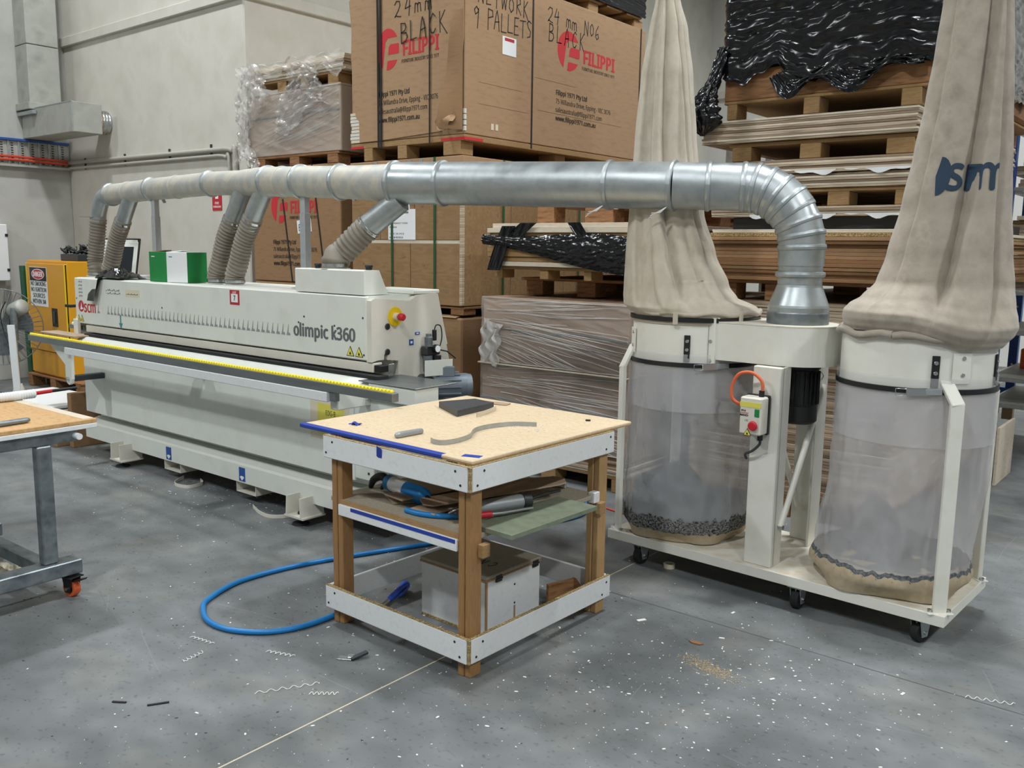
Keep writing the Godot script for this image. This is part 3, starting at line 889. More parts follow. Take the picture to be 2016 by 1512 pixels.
	for i in 5:
		var a: Vector3 = H[i][0]
		var f: Vector3 = H[i][1]
		var r: float = H[i][2]
		var mid := a.lerp(f, .38) + Vector3(-.05 if i else -.16, -.02 if i else .10, 0)
		if i == 4: mid = Vector3(-3.79, 1.615, -3.30)
		if i == 0: part(t, "branch_pipe", tubem(spline([a, a + Vector3(-.11, -.02, 0), a + Vector3(-.19, -.13, 0), a + Vector3(-.2, -.2, 0)], 6).map(func(v): return v - off), .056, 24), M.galv, off)
		else: part(t, "branch_pipe", tubem([a - off, mid - off], r + .004, 24), M.galv, off)
		var s: Vector3 = a + Vector3(-.2, -.17, 0) if i == 0 else a.lerp(mid, .72)
		var way := [s, s.lerp(f, .35) + Vector3(-.03 if i != 0 else -.01, 0, 0), s.lerp(f, .7) + Vector3(-.025 if i != 4 else -.05, 0, 0), f + Vector3(0, .06, 0), f]
		var hs := part(t, "flexible_hose", ribbed(way.map(func(v): return v - off), r + .001, .023 if i != 4 else .027, .011), M.flex, off)
		hs.set_meta("label", "grey brown ribbed extraction hose")
		part(t, "hose_clip", lathem([Vector2(r + .008, 0), Vector2(r + .012, .002), Vector2(r + .012, .02), Vector2(r + .008, .022)], 24), M.chrome, f + Vector3(0, .008, 0))
		var c2 := part(t, "hose_clip", lathem([Vector2(r + .008, -.01), Vector2(r + .011, -.008), Vector2(r + .011, .008), Vector2(r + .008, .01)], 24), M.chrome, s.lerp(way[1], .12))
		c2.basis = axis_basis(way[1] - s)
		part(t, "hose_spigot", lathem([Vector2(0, .004), Vector2(r + .02, .004), Vector2(r + .02, 0)], 24), M.mach, f + Vector3(0, -.001, 0))
	var dm := part(t, "blast_gate", prismm([Vector2(-.06, -.03), Vector2(.07, -.03), Vector2(.09, -.012), Vector2(.09, .012), Vector2(.07, .03), Vector2(-.06, .03)], .006), M.galv, Vector3(-6.86, 1.745, -3.30), Vector3(90, 200, 0))
	dm.set_meta("label", "sliding blast gate")
	# posts that carry the duct
	for x in [-5.99, -4.32]:
		var o := BX(t, "support_post", M.alu, x - .021, x + .021, 1.3, 1.86, -3.33, -3.37, .003)
		sub(o, "post_sleeve", bxm(Vector3(.048, .44, .046), .003), M.alu, Vector3(0, -.06, 0))
		sub(o, "post_foot", bxm(Vector3(.16, .006, .1), .002), M.galv_dusty, Vector3(0, -.277, 0))
	off = Vector3.ZERO

# ---------------------------------------------------------------- dust collector
const CO := Vector3(-1.572, 0, -3.97)
func castor(t: Node, n: String, at: Vector3, r: float, w: float, turn: float, tyre: Material, fork: Material, hub: Material) -> void:
	# at: floor point under the wheel
	var o := part(t, n, prismm([Vector2(-.03, 0), Vector2(.03, 0), Vector2(.012, -.05), Vector2(-.012, -.05)], .004), fork, at + Vector3(0, r * 2 + .012, 0), Vector3(0, turn, 0))
	sub(o, "castor_plate", bxm(Vector3(.075, .006, .07), .001), fork, Vector3(0, .0, 0))
	for s in [-1, 1]:
		sub(o, "fork_cheek", prismm([Vector2(-.032, 0), Vector2(.032, 0), Vector2(.016, -r - .03), Vector2(-.016, -r - .03)], .003), fork, Vector3(0, 0, s * (w / 2 + .006)))
	sub(o, "wheel", lathem([Vector2(r * .6, -w / 2), Vector2(r * .93, -w / 2), Vector2(r, -w / 2 + .006), Vector2(r, w / 2 - .006), Vector2(r * .93, w / 2), Vector2(r * .6, w / 2)], 28), tyre, Vector3(0, -r - .012, 0), Vector3(90, 0, 0))
	sub(o, "wheel_hub", cyl(r * .62, w * .9, 20), hub, Vector3(0, -r - .012, 0), Vector3(90, 0, 0))
	sub(o, "axle_bolt", cyl(.008, w + .03, 8), M.chrome, Vector3(0, -r - .012, 0), Vector3(90, 0, 0))

var bag_prof := []
var bag_seed := 0
var bag_folds := []
func lerp_prof(h: float) -> Array:
	var p := bag_prof
	for i in p.size() - 1:
		if h <= p[i + 1][0] or i == p.size() - 2:
			var f := clampf((h - p[i][0]) / (p[i + 1][0] - p[i][0]), 0, 1)
			f = f * f * (3 - 2 * f) * .5 + f * .5
			var o := []
			for k in p[i].size(): o.append(lerpf(p[i][k], p[i + 1][k], f))
			return o
	return p[0]
const RIGHT := Vector3(.7744, 0, -.6327)     # across the aisle
const TOWARD := Vector3(.6327, 0, .7744)     # towards the aisle
func bag_at(a: float, h: float, lift := 0.0) -> Vector3:
	# a: angle from TOWARD, positive to RIGHT; profile rows: height, shift right, shift toward, half width, half depth, fold depth
	var p := lerp_prof(h)
	var k := 0.0
	for f in bag_folds:
		var d := wrapf(a - f[0] - f[3] * (h - 1.3), -PI, PI)
		# one-sided crease: a sharp lip on one side, the cloth easing back out on the other
		var e: float = d * (1.0 if f[1] > 0 else -1.0)
		k -= f[2] * (exp(-e / absf(f[1])) if e > 0 else exp(-e * e / .0016))
	k *= p[5]
	var rw: float = p[3] * (1 + k) + lift
	var rd: float = p[4] * (1 + k) + lift
	return Vector3(0, h, 0) + RIGHT * (p[1] + sin(a) * rw) + TOWARD * (p[2] + cos(a) * rd)

func collector() -> void:
	var t := thing("dust_collector", "wheeled twin-bag dust collector with cloth filter bags and clear plastic sacks", "dust collector", CO, -2.35)
	# platform
	BX(t, "base_plate", M.coll_dusty, -.8, .8, .112, .15, -.294, .294, .003)
	for z in [-.2945, .2945]:
		BX(t, "edge_strip", M.coll, -.8, .8, .106, .151, z - .003, z + .003, .001)
	for x in [-.8005, .8005]:
		BX(t, "edge_strip", M.coll, x - .003, x + .003, .106, .151, -.297, .297, .001)
	for p in [[-.63, .25, 84.0], [.19, .25, 88.0], [.70, .235, 70.0], [-.63, -.25, 95.0], [.19, -.25, 88.0], [.70, -.25, 80.0]]:
		castor(t, "castor", Vector3(p[0], 0, p[1]), .044, .034, p[2], M.rubber, M.galv, M.dark_plastic)
	# drums, collars, straps and sacks
	for s in [-1, 1]:
		var cx: float = s * .53
		var c := Vector3(cx, 0, 0)
		var dr := part(t, "drum_collar", lathem([Vector2(.285, 1.005), Vector2(.298, 1.005), Vector2(.298, 1.255), Vector2(.285, 1.255)], 56), M.coll, c)
		for a in ([-.15, .9, 2.2] if s > 0 else [-.25, 1.6]):
			var q := Vector3(sin(a + .68), 0, cos(a + .68))
			var tb := sub(dr, "hook_tab", bxm(Vector3(.028, .125, .006), .003), M.black, q * .303 + Vector3(0, 1.10, 0), Vector3(0, rad_to_deg(a + .68), 0))
			for yy in [.035, -.005]: sub_bolt(dr, q * .307 + Vector3(0, 1.10 + yy, 0), rad_to_deg(a + .68))
		sub(dr, "seam", bxm(Vector3(.0015, .22, .003), 0), M.light_grey_print, Vector3(sin(.75) * .2985, 1.13, cos(.75) * .2985), Vector3(0, 43, 0)) if s < 0 else null
		part(t, "sack_strap", lathem([Vector2(.308, 1.012), Vector2(.314, 1.013), Vector2(.314, 1.033), Vector2(.308, 1.034)], 56), M.strap_black, c)
		part(t, "filter_strap", lathem([Vector2(.308, 1.222), Vector2(.3145, 1.223), Vector2(.3145, 1.243), Vector2(.308, 1.244)], 56), M.strap_black, c)
		var lp: float = .33 if s > 0 else .78
		var lat := part(t, "strap_latch", bxm(Vector3(.075, .03, .008), .006), M.chrome, c + Vector3(sin(lp) * .32, 1.021, cos(lp) * .32), Vector3(0, rad_to_deg(lp), 4))
		sub(lat, "latch_lever", bxm(Vector3(.06, .024, .007), .004), M.galv, Vector3(.06, -.001, -.002), Vector3(0, 12, 0))
		sub(lat, "latch_wire", tubem([Vector3(-.03, .012, 0), Vector3(-.075, .014, 0), Vector3(-.075, -.014, 0), Vector3(-.03, -.012, 0)], .002, 6), M.chrome)
		sack(t, c, s)
	var ul := part(t, "strap_latch", bxm(Vector3(.06, .026, .008), .004), M.chrome, Vector3(.53, 0, 0) + Vector3(sin(-.1) * .314, 1.236, cos(-.1) * .314), Vector3(0, -6, 0))
	sub(ul, "latch_lever", bxm(Vector3(.05, .02, .007), .004), M.galv, Vector3(-.045, 0, -.002), Vector3(0, -14, 0))
	# fan housing: scroll with a straight outlet to the left drum
	var sc := []
	for k in 29:
		var a := -PI / 2 + PI * k / 28 * 1.12
		sc.append(Vector2(cos(a) * .2 + .0, sin(a) * .2))
	sc.append(Vector2(-.30, .2))
	sc.append(Vector2(-.34, -.2))
	var sm := ST()
	var pv := []
	for v in sc: pv.append(Vector2(v.x, v.y))
	prism(sm, PackedVector2Array(pv), .17, Transform3D(Basis(Vector3.RIGHT, Vector3.FORWARD, Vector3.UP), Vector3.ZERO))
	var fan := part(t, "fan_housing", done(sm), M.coll, Vector3(0.0, 1.138, -.0))
	sub(fan, "fan_top_plate", prismm(pv.map(func(v): return Vector2(v.x * 1.0, v.y * 1.0)), .006, Transform3D(Basis(Vector3.RIGHT, Vector3.FORWARD, Vector3.UP), Vector3.ZERO)), M.coll_dusty, Vector3(0, .089, 0))
	var fl := B(t, "outlet_flange", M.coll, Vector3(-.315, 1.138, .207), Vector3(.04, .215, .02), .003, Vector3(0, 0, 0))
	for yy in [-.09, 0.0, .09]: sub_bolt(fl, Vector3(0, yy, .011), 0)
	var fl2 := B(t, "outlet_flange", M.coll, Vector3(-.31, 1.24, .08), Vector3(.05, .014, .24), .003)
	for zz in [-.06, 0.0, .06]: sub(fl2, "flange_bolt", cyl(.008, .008, 6), M.chrome, Vector3(0, .01, zz + .03))
	BX(t, "outlet_box", M.coll, -.45, -.29, 1.055, 1.222, -.2, .19, .004)
	# motor hung under the fan
	var mo := part(t, "motor", lathem([Vector2(0, .775), Vector2(.07, .778), Vector2(.083, .79), Vector2(.083, .86), Vector2(.076, .865), Vector2(.076, 1.02), Vector2(.088, 1.03), Vector2(.088, 1.053)], 32), M.black, Vector3(.03, 0, .0))
	for k in 22:
		var a := TAU * k / 22
		sub(mo, "cooling_fin", bxm(Vector3(.014, .15, .004), .0008), M.black, Vector3(cos(a) * .081, .943, sin(a) * .081), Vector3(0, -rad_to_deg(a), 0))
	# column posts and braces
	BX(t, "front_column", M.coll, -.072, .058, .15, 1.053, .225, .262, .004)
	BX(t, "front_column_flange", M.coll, .05, .058, .15, 1.053, .16, .24, .002)
	BX(t, "rear_column", M.coll, -.075, .055, .15, 1.053, -.262, -.225, .004)
	BX(t, "rear_column_flange", M.coll, .047, .058, .15, 1.053, -.23, -.14, .002)
	var br := part(t, "brace", tubem([Vector3(.068, .33, .2), Vector3(.062, .93, -.2)], .014, 14), M.coll)
	sub(br, "brace_bolt", cyl(.011, .02, 6), M.chrome, Vector3(.072, .33, .2), Vector3(0, 0, 90))
	part(t, "brace", tubem([Vector3(-.02, .9, .2), Vector3(-.03, .33, -.2)], .014, 14), M.coll)
	var eye := part(t, "lifting_eye", tubem(spline([Vector3(0, .02, 0), Vector3(.018, 0, 0), Vector3(0, -.02, 0), Vector3(-.018, 0, 0), Vector3(0, .02, 0)], 5), .003, 8), M.coll, Vector3(.064, .98, -.15), Vector3(0, 70, 0))
	# corner posts, cranked at the top to reach the collars
	for p in [[.772, .262, .70, .215], [.772, -.262, .72, -.21], [-.765, .262, -.76, .19], [-.765, -.262, -.72, -.21]]:
		var a := Vector3(p[0], .152, p[1])
		var b := Vector3(p[0], .985, p[1])
		var cc := Vector3(p[2], 1.08, p[3])
		var po := part(t, "corner_post", bxm(Vector3(.052, .838, .022), .003), M.coll, (a + b) / 2, Vector3(0, 40 if p[0] > 0 else -35, 0) * (1 if p[1] > 0 else -1))
		sub(po, "post_foot", bxm(Vector3(.1, .005, .045), .001), M.coll, Vector3(0, -.418, 0))
		for s in [-1, 1]: sub(po, "foot_bolt", cyl(.009, .012, 6), M.chrome, Vector3(.038 * s, -.41, 0))
		var wd := Basis(Vector3.UP, po.rotation.y) * Vector3.RIGHT
		var d := (cc - b).normalized()
		var st := ST()
		wd = (wd - d * wd.dot(d)).normalized()
		cbox(st, (b + cc) / 2, Vector3(.052, b.distance_to(cc) + .02, .018), .003, Basis(wd, d, wd.cross(d)))
		part(t, "post_crank", done(st), M.coll)
	for s in [-1, 1]:
		var an := .86 if s > 0 else -.75
		var pl := part(t, "post_plate", bxm(Vector3(.075, .12, .005), .01), M.coll, Vector3(s * .53 + sin(an) * .302, 1.115, cos(an) * .302), Vector3(0, rad_to_deg(an), 0))
		for yy in [-.025, .04]: sub_bolt(pl, Vector3(.005, yy, .003), 0)
	control_box(t)
	cloth_bags(t)
	# wood waste in the sacks: pale dust below, dark speckled chips above, heaped towards the back
	for s in [-1, 1]:
		var base := CO + Basis(Vector3.UP, deg_to_rad(-2.35)) * Vector3(s * .53 + (-.045 if s > 0 else -.01), 0, .0)
		var hb := .205 if s < 0 else .262
		one("fine_dust", "beige fine dust settled in the bottom of the %s sack" % ("clear" if s < 0 else "milky"), "dust", slathe([Vector2(0, .154), Vector2(.27, .154), Vector2(.27, .17), Vector2(.27, hb), Vector2(0, hb + .01)], 40), M.dust_beige, base, Vector3.ZERO, "", "stuff")
		var n := noise(80 + s, 5.0, 3)
		var heap := gridm(48, 14, func(u: float, v: float):
			var a: float = u * TAU
			var r: float = .276 * (1 - v)
			var x := sin(a) * r
			var z := cos(a) * r
			var back: float = -(x * TOWARD.x + z * TOWARD.z)
			var side: float = x * RIGHT.x + z * RIGHT.z
			var y: float = hb + .03 + n.get_noise_2d(x, z) * .02
			if s < 0: y += .2 * smoothstep(-.02, .26, back) * exp(-pow((side - .0) / .17, 2))
			else: y += .17 * smoothstep(-.1, .2, back) * exp(-pow((side - .03) / .1, 2)) - .02
			return Vector3(x, y, z), true)
		one("chip_heap", "dark speckled wood chips heaped inside the %s sack" % ("clear" if s < 0 else "milky"), "wood chips", heap, M.dust_grey, base, Vector3.ZERO, "", "stuff")
		var rt := Vector3(0, -2.35, 0)
		var nn := noise(90 + s, 1.6, 4)
		if s < 0:
			one("chip_layer", "black and white speckled chips along the foot of the clear sack", "wood chips", cling(nn, s, .198, .275, .0012, .03), M.dust_speckle, CO, rt, "", "stuff")
			one("dust_layer", "beige dust pressed along the foot of the clear sack", "dust", cling(nn, s, .157, .205, .0016, .012), M.dust_beige, CO, rt, "", "stuff")
		else:
			one("chip_layer", "thin grey line of chips round the foot of the milky sack", "wood chips", cling(nn, s, .24, .272, .0012, .012), M.dust_grey, CO, rt, "", "stuff")
			one("dust_layer", "beige dust filling the foot of the milky sack", "dust", cling(nn, s, .157, .255, .0016, .014), M.dust_beige, CO, rt, "", "stuff")
func sub_bolt(o: Node3D, at: Vector3, turn: float) -> void:
	sub(o, "bolt", cyl(.0085, .007, 8, .001), M.chrome, at, Vector3(90, turn, 0))

func sack_at(n: FastNoiseLite, cx: float, s: int, u: float, v: float, lift: float) -> Vector3:
	var a: float = u * TAU
	var h: float = lerpf(1.03, .156, v)
	var sag := sin(PI * clampf(v * 1.05, 0, 1))
	var r: float = .300 + .006 * sag + (.012 if s < 0 else .008) * smoothstep(.5, 1.0, v)
	var w: float = n.get_noise_3d(cos(a) * 2.0, h * 1.6, sin(a) * 2.0)
	r += w * .022 * smoothstep(0, .15, v) * (1 - .75 * smoothstep(.78, .9, v))
	if v > .93: r -= (v - .93) * .5 * (1 + .8 * sin(a * 5))
	if v > .84 and s > 0: r += .02 * smoothstep(.84, .92, v)
	var dx := (-.05 * smoothstep(.3, 1.0, v) if s > 0 else -.012 * smoothstep(.3, 1., v))
	r += lift
	return Vector3(cx + dx + sin(a) * r, h, cos(a) * r)
func cling(n: FastNoiseLite, s: int, h0: float, h1: float, lift: float, rough: float) -> ArrayMesh:
	# waste pressed against the film, with a ragged upper edge
	var e := noise(95 + s, 7.0, 3)
	return gridm(160, 8, func(u: float, v: float):
		var top: float = h1 + rough * e.get_noise_2d(cos(u * TAU), sin(u * TAU)) + rough * .6 * e.get_noise_2d(cos(u * TAU) * 5, sin(u * TAU) * 5)
		var h := lerpf(top, h0, v)
		return sack_at(n, s * .53, s, u, (1.03 - h) / .874, lift), true)
func sack(t: Node, c: Vector3, s: int) -> void:
	var n := noise(90 + s, 1.6, 4)
	var f := func(u: float, v: float): return sack_at(n, c.x, s, u, v, 0.0)
	var o := part(t, "plastic_sack", gridm(110, 70, f, true), M.poly_clear if s < 0 else M.poly_milky)
	o.set_meta("label", "clear plastic collection sack" if s < 0 else "milky plastic collection sack")
	# doubled cuff turned down over the strap
	var g := func(u: float, v: float):
		var a: float = u * TAU
		var h: float = lerpf(1.075, .80, v)
		var w: float = n.get_noise_3d(cos(a) * 3.0 + 9, h * 3, sin(a) * 3.0)
		var r: float = .3075 + .004 * w + .007 * v
		return Vector3(c.x + sin(a) * r, h + .006 * w * (1 - v), cos(a) * r)
	var cu := part(t, "sack_cuff", gridm(96, 18, g, true), M.poly_cuff)

func control_box(t: Node) -> void:
	var o := B(t, "control_box", M.white_plastic, Vector3(-.03, .843, .318), Vector3(.10, .165, .075), .006)
	o.material_override = M.mach_beige
	sub(o, "box_back", bxm(Vector3(.106, .175, .022), .004), M.black, Vector3(0, 0, -.038))
	sub(o, "box_lid_strip", bxm(Vector3(.098, .022, .002), 0), M.yellow_paper, Vector3(0, .05, .0382))
	sub(o, "start_button", bxm(Vector3(.022, .034, .006), .002), M.green_card, Vector3(.032, .017, .038))
	sub(o, "stop_button", lathem([Vector2(0, .02), Vector2(.018, .018), Vector2(.022, .008), Vector2(.014, .006), Vector2(.014, 0)], 20), M.red, Vector3(.018, -.04, .0375), Vector3(90, 0, 0))
	warn(o, Vector3(-.008, -.086, .039), .03)
	write(o, "box_text", "IP54", M.black, Vector3(-.032, .022, .0378), .022, .008, 0, 700)
	sub(o, "box_rule", bxm(Vector3(.04, .003, .001), 0), M.red, Vector3(-.028, .012, .0378))
	write(o, "box_brand_text", "NHD", M.black, Vector3(-.028, .002, .0378), .038, .009, 0, 800)
	write(o, "box_mark", "CE", M.black, Vector3(-.016, -.02, .0378), .014, .008)
	sub(o, "cable_gland", cyl(.012, .03, 12), M.black, Vector3(.025, .095, -.012))
	sub(o, "cable_gland", cyl(.012, .03, 12), M.black, Vector3(.028, -.095, -.012))
	var c := sub(o, "supply_cable", tubem(spline([Vector3(.028, .105, -.012), Vector3(.022, .15, -.012), Vector3(-.02, .185, -.0), Vector3(-.075, .175, .01), Vector3(-.105, .12, .012), Vector3(-.10, .06, .01), Vector3(-.05, .025, -.025)], 8), .0075, 12), M.orange)
	c.set_meta("label", "orange cable looping over the control box")
	sub(o, "motor_cable", tubem(spline([Vector3(.028, -.105, -.012), Vector3(.025, -.13, -.016), Vector3(-.01, -.165, -.02), Vector3(-.045, -.185, -.028), Vector3(-.05, -.21, -.05)], 8), .006, 10), M.cable_grey)

func cloth_bags(t: Node) -> void:
	var B0 := Basis(Vector3.UP, deg_to_rad(2.35))
	# left bag: hangs slack, leaning over the outer side of its drum
	bag_prof = [[1.215, 0, 0, .3055, .3055, 0], [1.243, 0, 0, .307, .307, 0], [1.266, -.008, .0, .322, .316, .05], [1.287, -.024, .0, .33, .31, .2], [1.325, -.07, .0, .292, .27, .6], [1.387, -.092, .0, .272, .24, .9], [1.535, -.128, .0, .232, .2, 1.0], [1.73, -.157, .0, .191, .17, 1.0], [2.09, -.176, .0, .154, .14, 1.0], [2.371, -.181, 0, .128, .12, 1.0], [2.578, -.182, 0, .095, .09, 1.0], [2.714, -.19, 0, .06, .06, 1.0], [3.3, -.19, 0, .05, .05, .6], [3.4, -.19, 0, .02, .02, 0]]
	bag_folds = [[-1.02, .25, .15, .05], [-.62, -.22, .12, -.05], [-.2, .32, .36, -.12], [.30, -.2, .14, .1], [.72, .3, .34, -.18], [1.2, .3, .16, -.25], [2.2, .4, .2, 0.0], [3.1, .4, .2, 0.0], [-2.3, .4, .2, 0.0]]
	var o := part(t, "cloth_filter_bag", gridm(180, 150, func(u: float, v: float):
		var h := lerpf(1.212, 3.4, pow(v, 1.5))
		var p := bag_at((u - .5) * TAU, h)
		p.y = h + (.012 * sin((u - .5) * TAU * 3 + 1) * smoothstep(1.26, 1.31, h) if h < 1.4 else 0.0)
		return B0 * p, true), M.suede_pale, Vector3(-.53, 0, 0))
	o.set_meta("label", "pale cloth filter bag gathered at its top")
	part(t, "bag_cord", tubem([Vector3(0, 0, 0), Vector3(0, 4.9, 0)], .006, 8), M.tan_wrap, Vector3(-.53, 3.38, 0) + B0 * (RIGHT * -.19))
	var roll := part(t, "bag_hem", tubem(range(49).map(func(k): return Vector3(sin(k / 48.0 * TAU) * .31, 1.262 + .006 * sin(k * 1.3), cos(k / 48.0 * TAU) * .31)), .012, 10), M.suede_pale, Vector3(-.53, 0, 0))
	for a in [.25, 1.25]:
		sub(roll, "strap_loop", bxm(Vector3(.024, .055, .006), .003), M.suede_pale, Vector3(sin(a) * .319, 1.238, cos(a) * .319), Vector3(0, rad_to_deg(a), 0))
	# right bag: fuller, slumped over the front of its drum
	bag_prof = [[1.185, .006, .01, .304, .304, .0], [1.205, .006, .02, .314, .312, .03], [1.235, .012, .03, .33, .32, .08], [1.265, .018, .035, .338, .32, .15], [1.30, .028, .03, .334, .305, .4], [1.342, .05, .02, .316, .285, .8], [1.425, .082, .0, .288, .255, 1.0], [1.55, .092, .0, .26, .23, 1.0], [1.755, .105, .0, .224, .2, 1.0], [1.956, .115, 0, .199, .185, 1.0], [2.154, .123, 0, .176, .165, 1.0], [2.349, .127, 0, .156, .15, 1.0], [2.541, .127, 0, .138, .135, 1.0], [3.5, .13, 0, .1, .1, .8], [3.7, .13, 0, .03, .03, 0]]
	bag_folds = [[-.36, -.4, .42, .42], [.36, .36, .34, .05], [1.05, .3, .05, 0.0], [-1.2, -.3, .1, 0.1], [2.4, .4, .2, 0.0], [3.1, .4, .2, 0.0], [-2.3, .4, .2, 0.0]]
	var o2 := part(t, "cloth_filter_bag", gridm(180, 150, func(u: float, v: float):
		var h := lerpf(1.185, 3.7, pow(v, 1.5))
		var p := bag_at((u - .5) * TAU, h)
		p.y = h
		# the hem sinks towards the aisle and rides up behind
		var a: float = (u - .5) * TAU
		p.y += (1 - smoothstep(1.19, 1.5, h)) * (.06 * smoothstep(.2, -.7, a) * (1 - smoothstep(-2.6, -3.1, a)))
		return B0 * p, true), M.cloth, Vector3(.53, 0, 0))
	o2.set_meta("label", "full cloth filter bag slumped over the drum edge")
	var ro := part(t, "bag_hem", tubem(range(49).map(func(k): return Vector3(sin(k / 48.0 * TAU) * .31, 1.232 + .008 * sin(k * 1.1), cos(k / 48.0 * TAU) * .31)), .016, 10), M.cloth, Vector3(.53, 0, 0))
	part(t, "bag_cord", tubem([Vector3(0, 0, 0), Vector3(0, 4.6, 0)], .006, 8), M.tan_wrap, Vector3(.53, 3.68, 0) + B0 * (RIGHT * .13))
	# dark blue print, following the folds of the cloth
	var tm := textm("sm", .128, 0.0, "Droid Sans", 400)
	var arr := tm.get_mesh_arrays()
	var vs: PackedVector3Array = arr[Mesh.ARRAY_VERTEX]
	var ix: PackedInt32Array = arr[Mesh.ARRAY_INDEX]
	var st := ST(true)
	var place := func(p: Vector3) -> Vector3:
		var h := 1.862 + p.y
		p.x += .014 if p.x > -.012 else -.012
		return B0 * bag_at(-.06 + p.x * 4.5, h, .003 + p.z)
	var put := func(a: Vector3, b: Vector3, c: Vector3):
		tri(st, place.call(a), place.call(b), place.call(c))
	for i in range(0, ix.size(), 3):
		# split each triangle so that it lies on the cloth
		var a := vs[ix[i]]
		var b := vs[ix[i + 1]]
		var c := vs[ix[i + 2]]
		for e in [Vector3(0, 0, .0008), Vector3(.0042, 0, .0006), Vector3(-.0042, 0, .0004), Vector3(0, .004, .0002), Vector3(0, -.004, 0)]:
			subdiv(put, a + e, b + e, c + e, 3)
	for k in 10:
		var a0 := PI * .5 + PI * k / 10.0
		var a1 := PI * .5 + PI * (k + 1) / 10.0
		var cc := Vector3(-.15, -.01, 0)
		subdiv(put, cc + Vector3(-.012, 0, 0) , cc + Vector3(-cos(a0) * .05, sin(a0) * .075, 0), cc + Vector3(-cos(a1) * .05, sin(a1) * .075, 0), 2)
	var pr := part(t, "bag_print", done(st), M.navy_print, Vector3(.53, 0, 0))
	pr.set_meta("label", "dark blue printed lettering")
func subdiv(put: Callable, a: Vector3, b: Vector3, c: Vector3, n: int) -> void:
	if n == 0 or maxf(a.distance_to(b), maxf(b.distance_to(c), a.distance_to(c))) < .008:
		put.call(a, b, c)
		return
	var ab := (a + b) / 2
	var bc := (b + c) / 2
	var ca := (c + a) / 2
	subdiv(put, a, ab, ca, n - 1)
	subdiv(put, ab, b, bc, n - 1)
	subdiv(put, ca, bc, c, n - 1)
	subdiv(put, ab, bc, ca, n - 1)

# ---------------------------------------------------------------- pallets and sheet goods
func pallet(label: String, x0: float, x1: float, z0: float, z1: float, y0: float, y1: float, blocks: Array, m: Material, group: String, deck := .018, solid := false) -> Node3D:
	# blocks: x ranges of the bearers, which run the whole depth; deck boards lie across them
	var t := thing("pallet", label, "pallet", Vector3((x0 + x1) / 2, y0, (z0 + z1) / 2), 0, group)
	off = t.position
	for b in blocks:
		for k in 3:
			var a := lerpf(z0, z1 + .14, k / 2.0)
			BX(t, "pallet_block", m, b[0], b[1], y0, y1 - deck, a, a - .14, .004)
	if solid: BX(t, "deck_sheet", m, x0, x1, y1 - deck, y1, z0, z1, .003)
	var n := 0 if solid else int(absf(z1 - z0) / .26)
	for k in n:
		var a := lerpf(z0, z1, (k + .06) / n)
		var c := lerpf(z0, z1, (k + .8) / n)
		if k == 0: a = z0
		BX(t, "deck_board", m, x0, x1, y1 - deck, y1, a, c, .003)
	off = Vector3.ZERO
	return t
func sheets(n: String, label: String, cat: String, group: String, mats: Array, x0: float, x1: float, z0: float, z1: float, y0: float, y1: float, count: int, jit := .012) -> void:
	var h := (y1 - y0) / count
	for k in count:
		var which := rng.randi() % mats.size()
		var dx := rng.randf_range(-jit, jit)
		var dz := rng.randf_range(-jit, jit)
		one(n, label.replace("raw brown MDF", "darker brown MDF" if which == mats.size() - 1 else "raw brown MDF"), cat, bxm(Vector3(x1 - x0, h * .93, absf(z1 - z0)), .0012), mats[which], Vector3((x0 + x1) / 2 + dx, y0 + h * (k + .5), (z0 + z1) / 2 + dz), Vector3.ZERO, group)
func folds(parent: Node, x0: float, x1: float, y0: float, y1: float, z: float, count: int, slant: Callable, m: Material, wmax := .004) -> void:
	# pulled ridges of the stretch film over a face that looks down +z
	var st := ST()
	for k in count:
		var ya := lerpf(y0, y1, rng.randf())
		var s: float = slant.call(ya)
		var a := Vector2(lerpf(x0, x1, rng.randf_range(0, .55)), ya)
		var L := rng.randf_range(.25, 1.0) * (x1 - x0)
		var pts := []
		var w := rng.randf_range(.0015, wmax)
		for i in 7:
			var f := i / 6.0
			var x := minf(a.x + L * f, x1)
			pts.append(Vector2(x, clampf(a.y + s * (x - a.x) + .012 * sin(f * 3 + k), y0, y1)))
		for i in 6:
			var p: Vector2 = pts[i]
			var q: Vector2 = pts[i + 1]
			if p.distance_to(q) < .003: continue
			var ww := w * (.35 + .65 * sin(PI * (i + .5) / 6))
			var d := (q - p).normalized()
			var nn := Vector2(-d.y, d.x) * ww
			var e := .004 + ww * .5
			var up := Vector3(0, 0, e)
			p -= Vector2(off.x, off.y)
			q -= Vector2(off.x, off.y)
			var zz := z - off.z
			var A := Vector3(p.x + nn.x, p.y + nn.y, zz)
			var C := Vector3(q.x + nn.x, q.y + nn.y, zz)
			var D := Vector3(q.x - nn.x, q.y - nn.y, zz)
			var F := Vector3(p.x - nn.x, p.y - nn.y, zz)
			var m0 := Vector3(p.x, p.y, zz) + up
			var m1 := Vector3(q.x, q.y, zz) + up
			quad(st, A, C, m1, m0)
			quad(st, m0, m1, D, F)
	var o := part(parent, "film_ridges", done(st), m, off)
	o.set_meta("kind", "stuff")
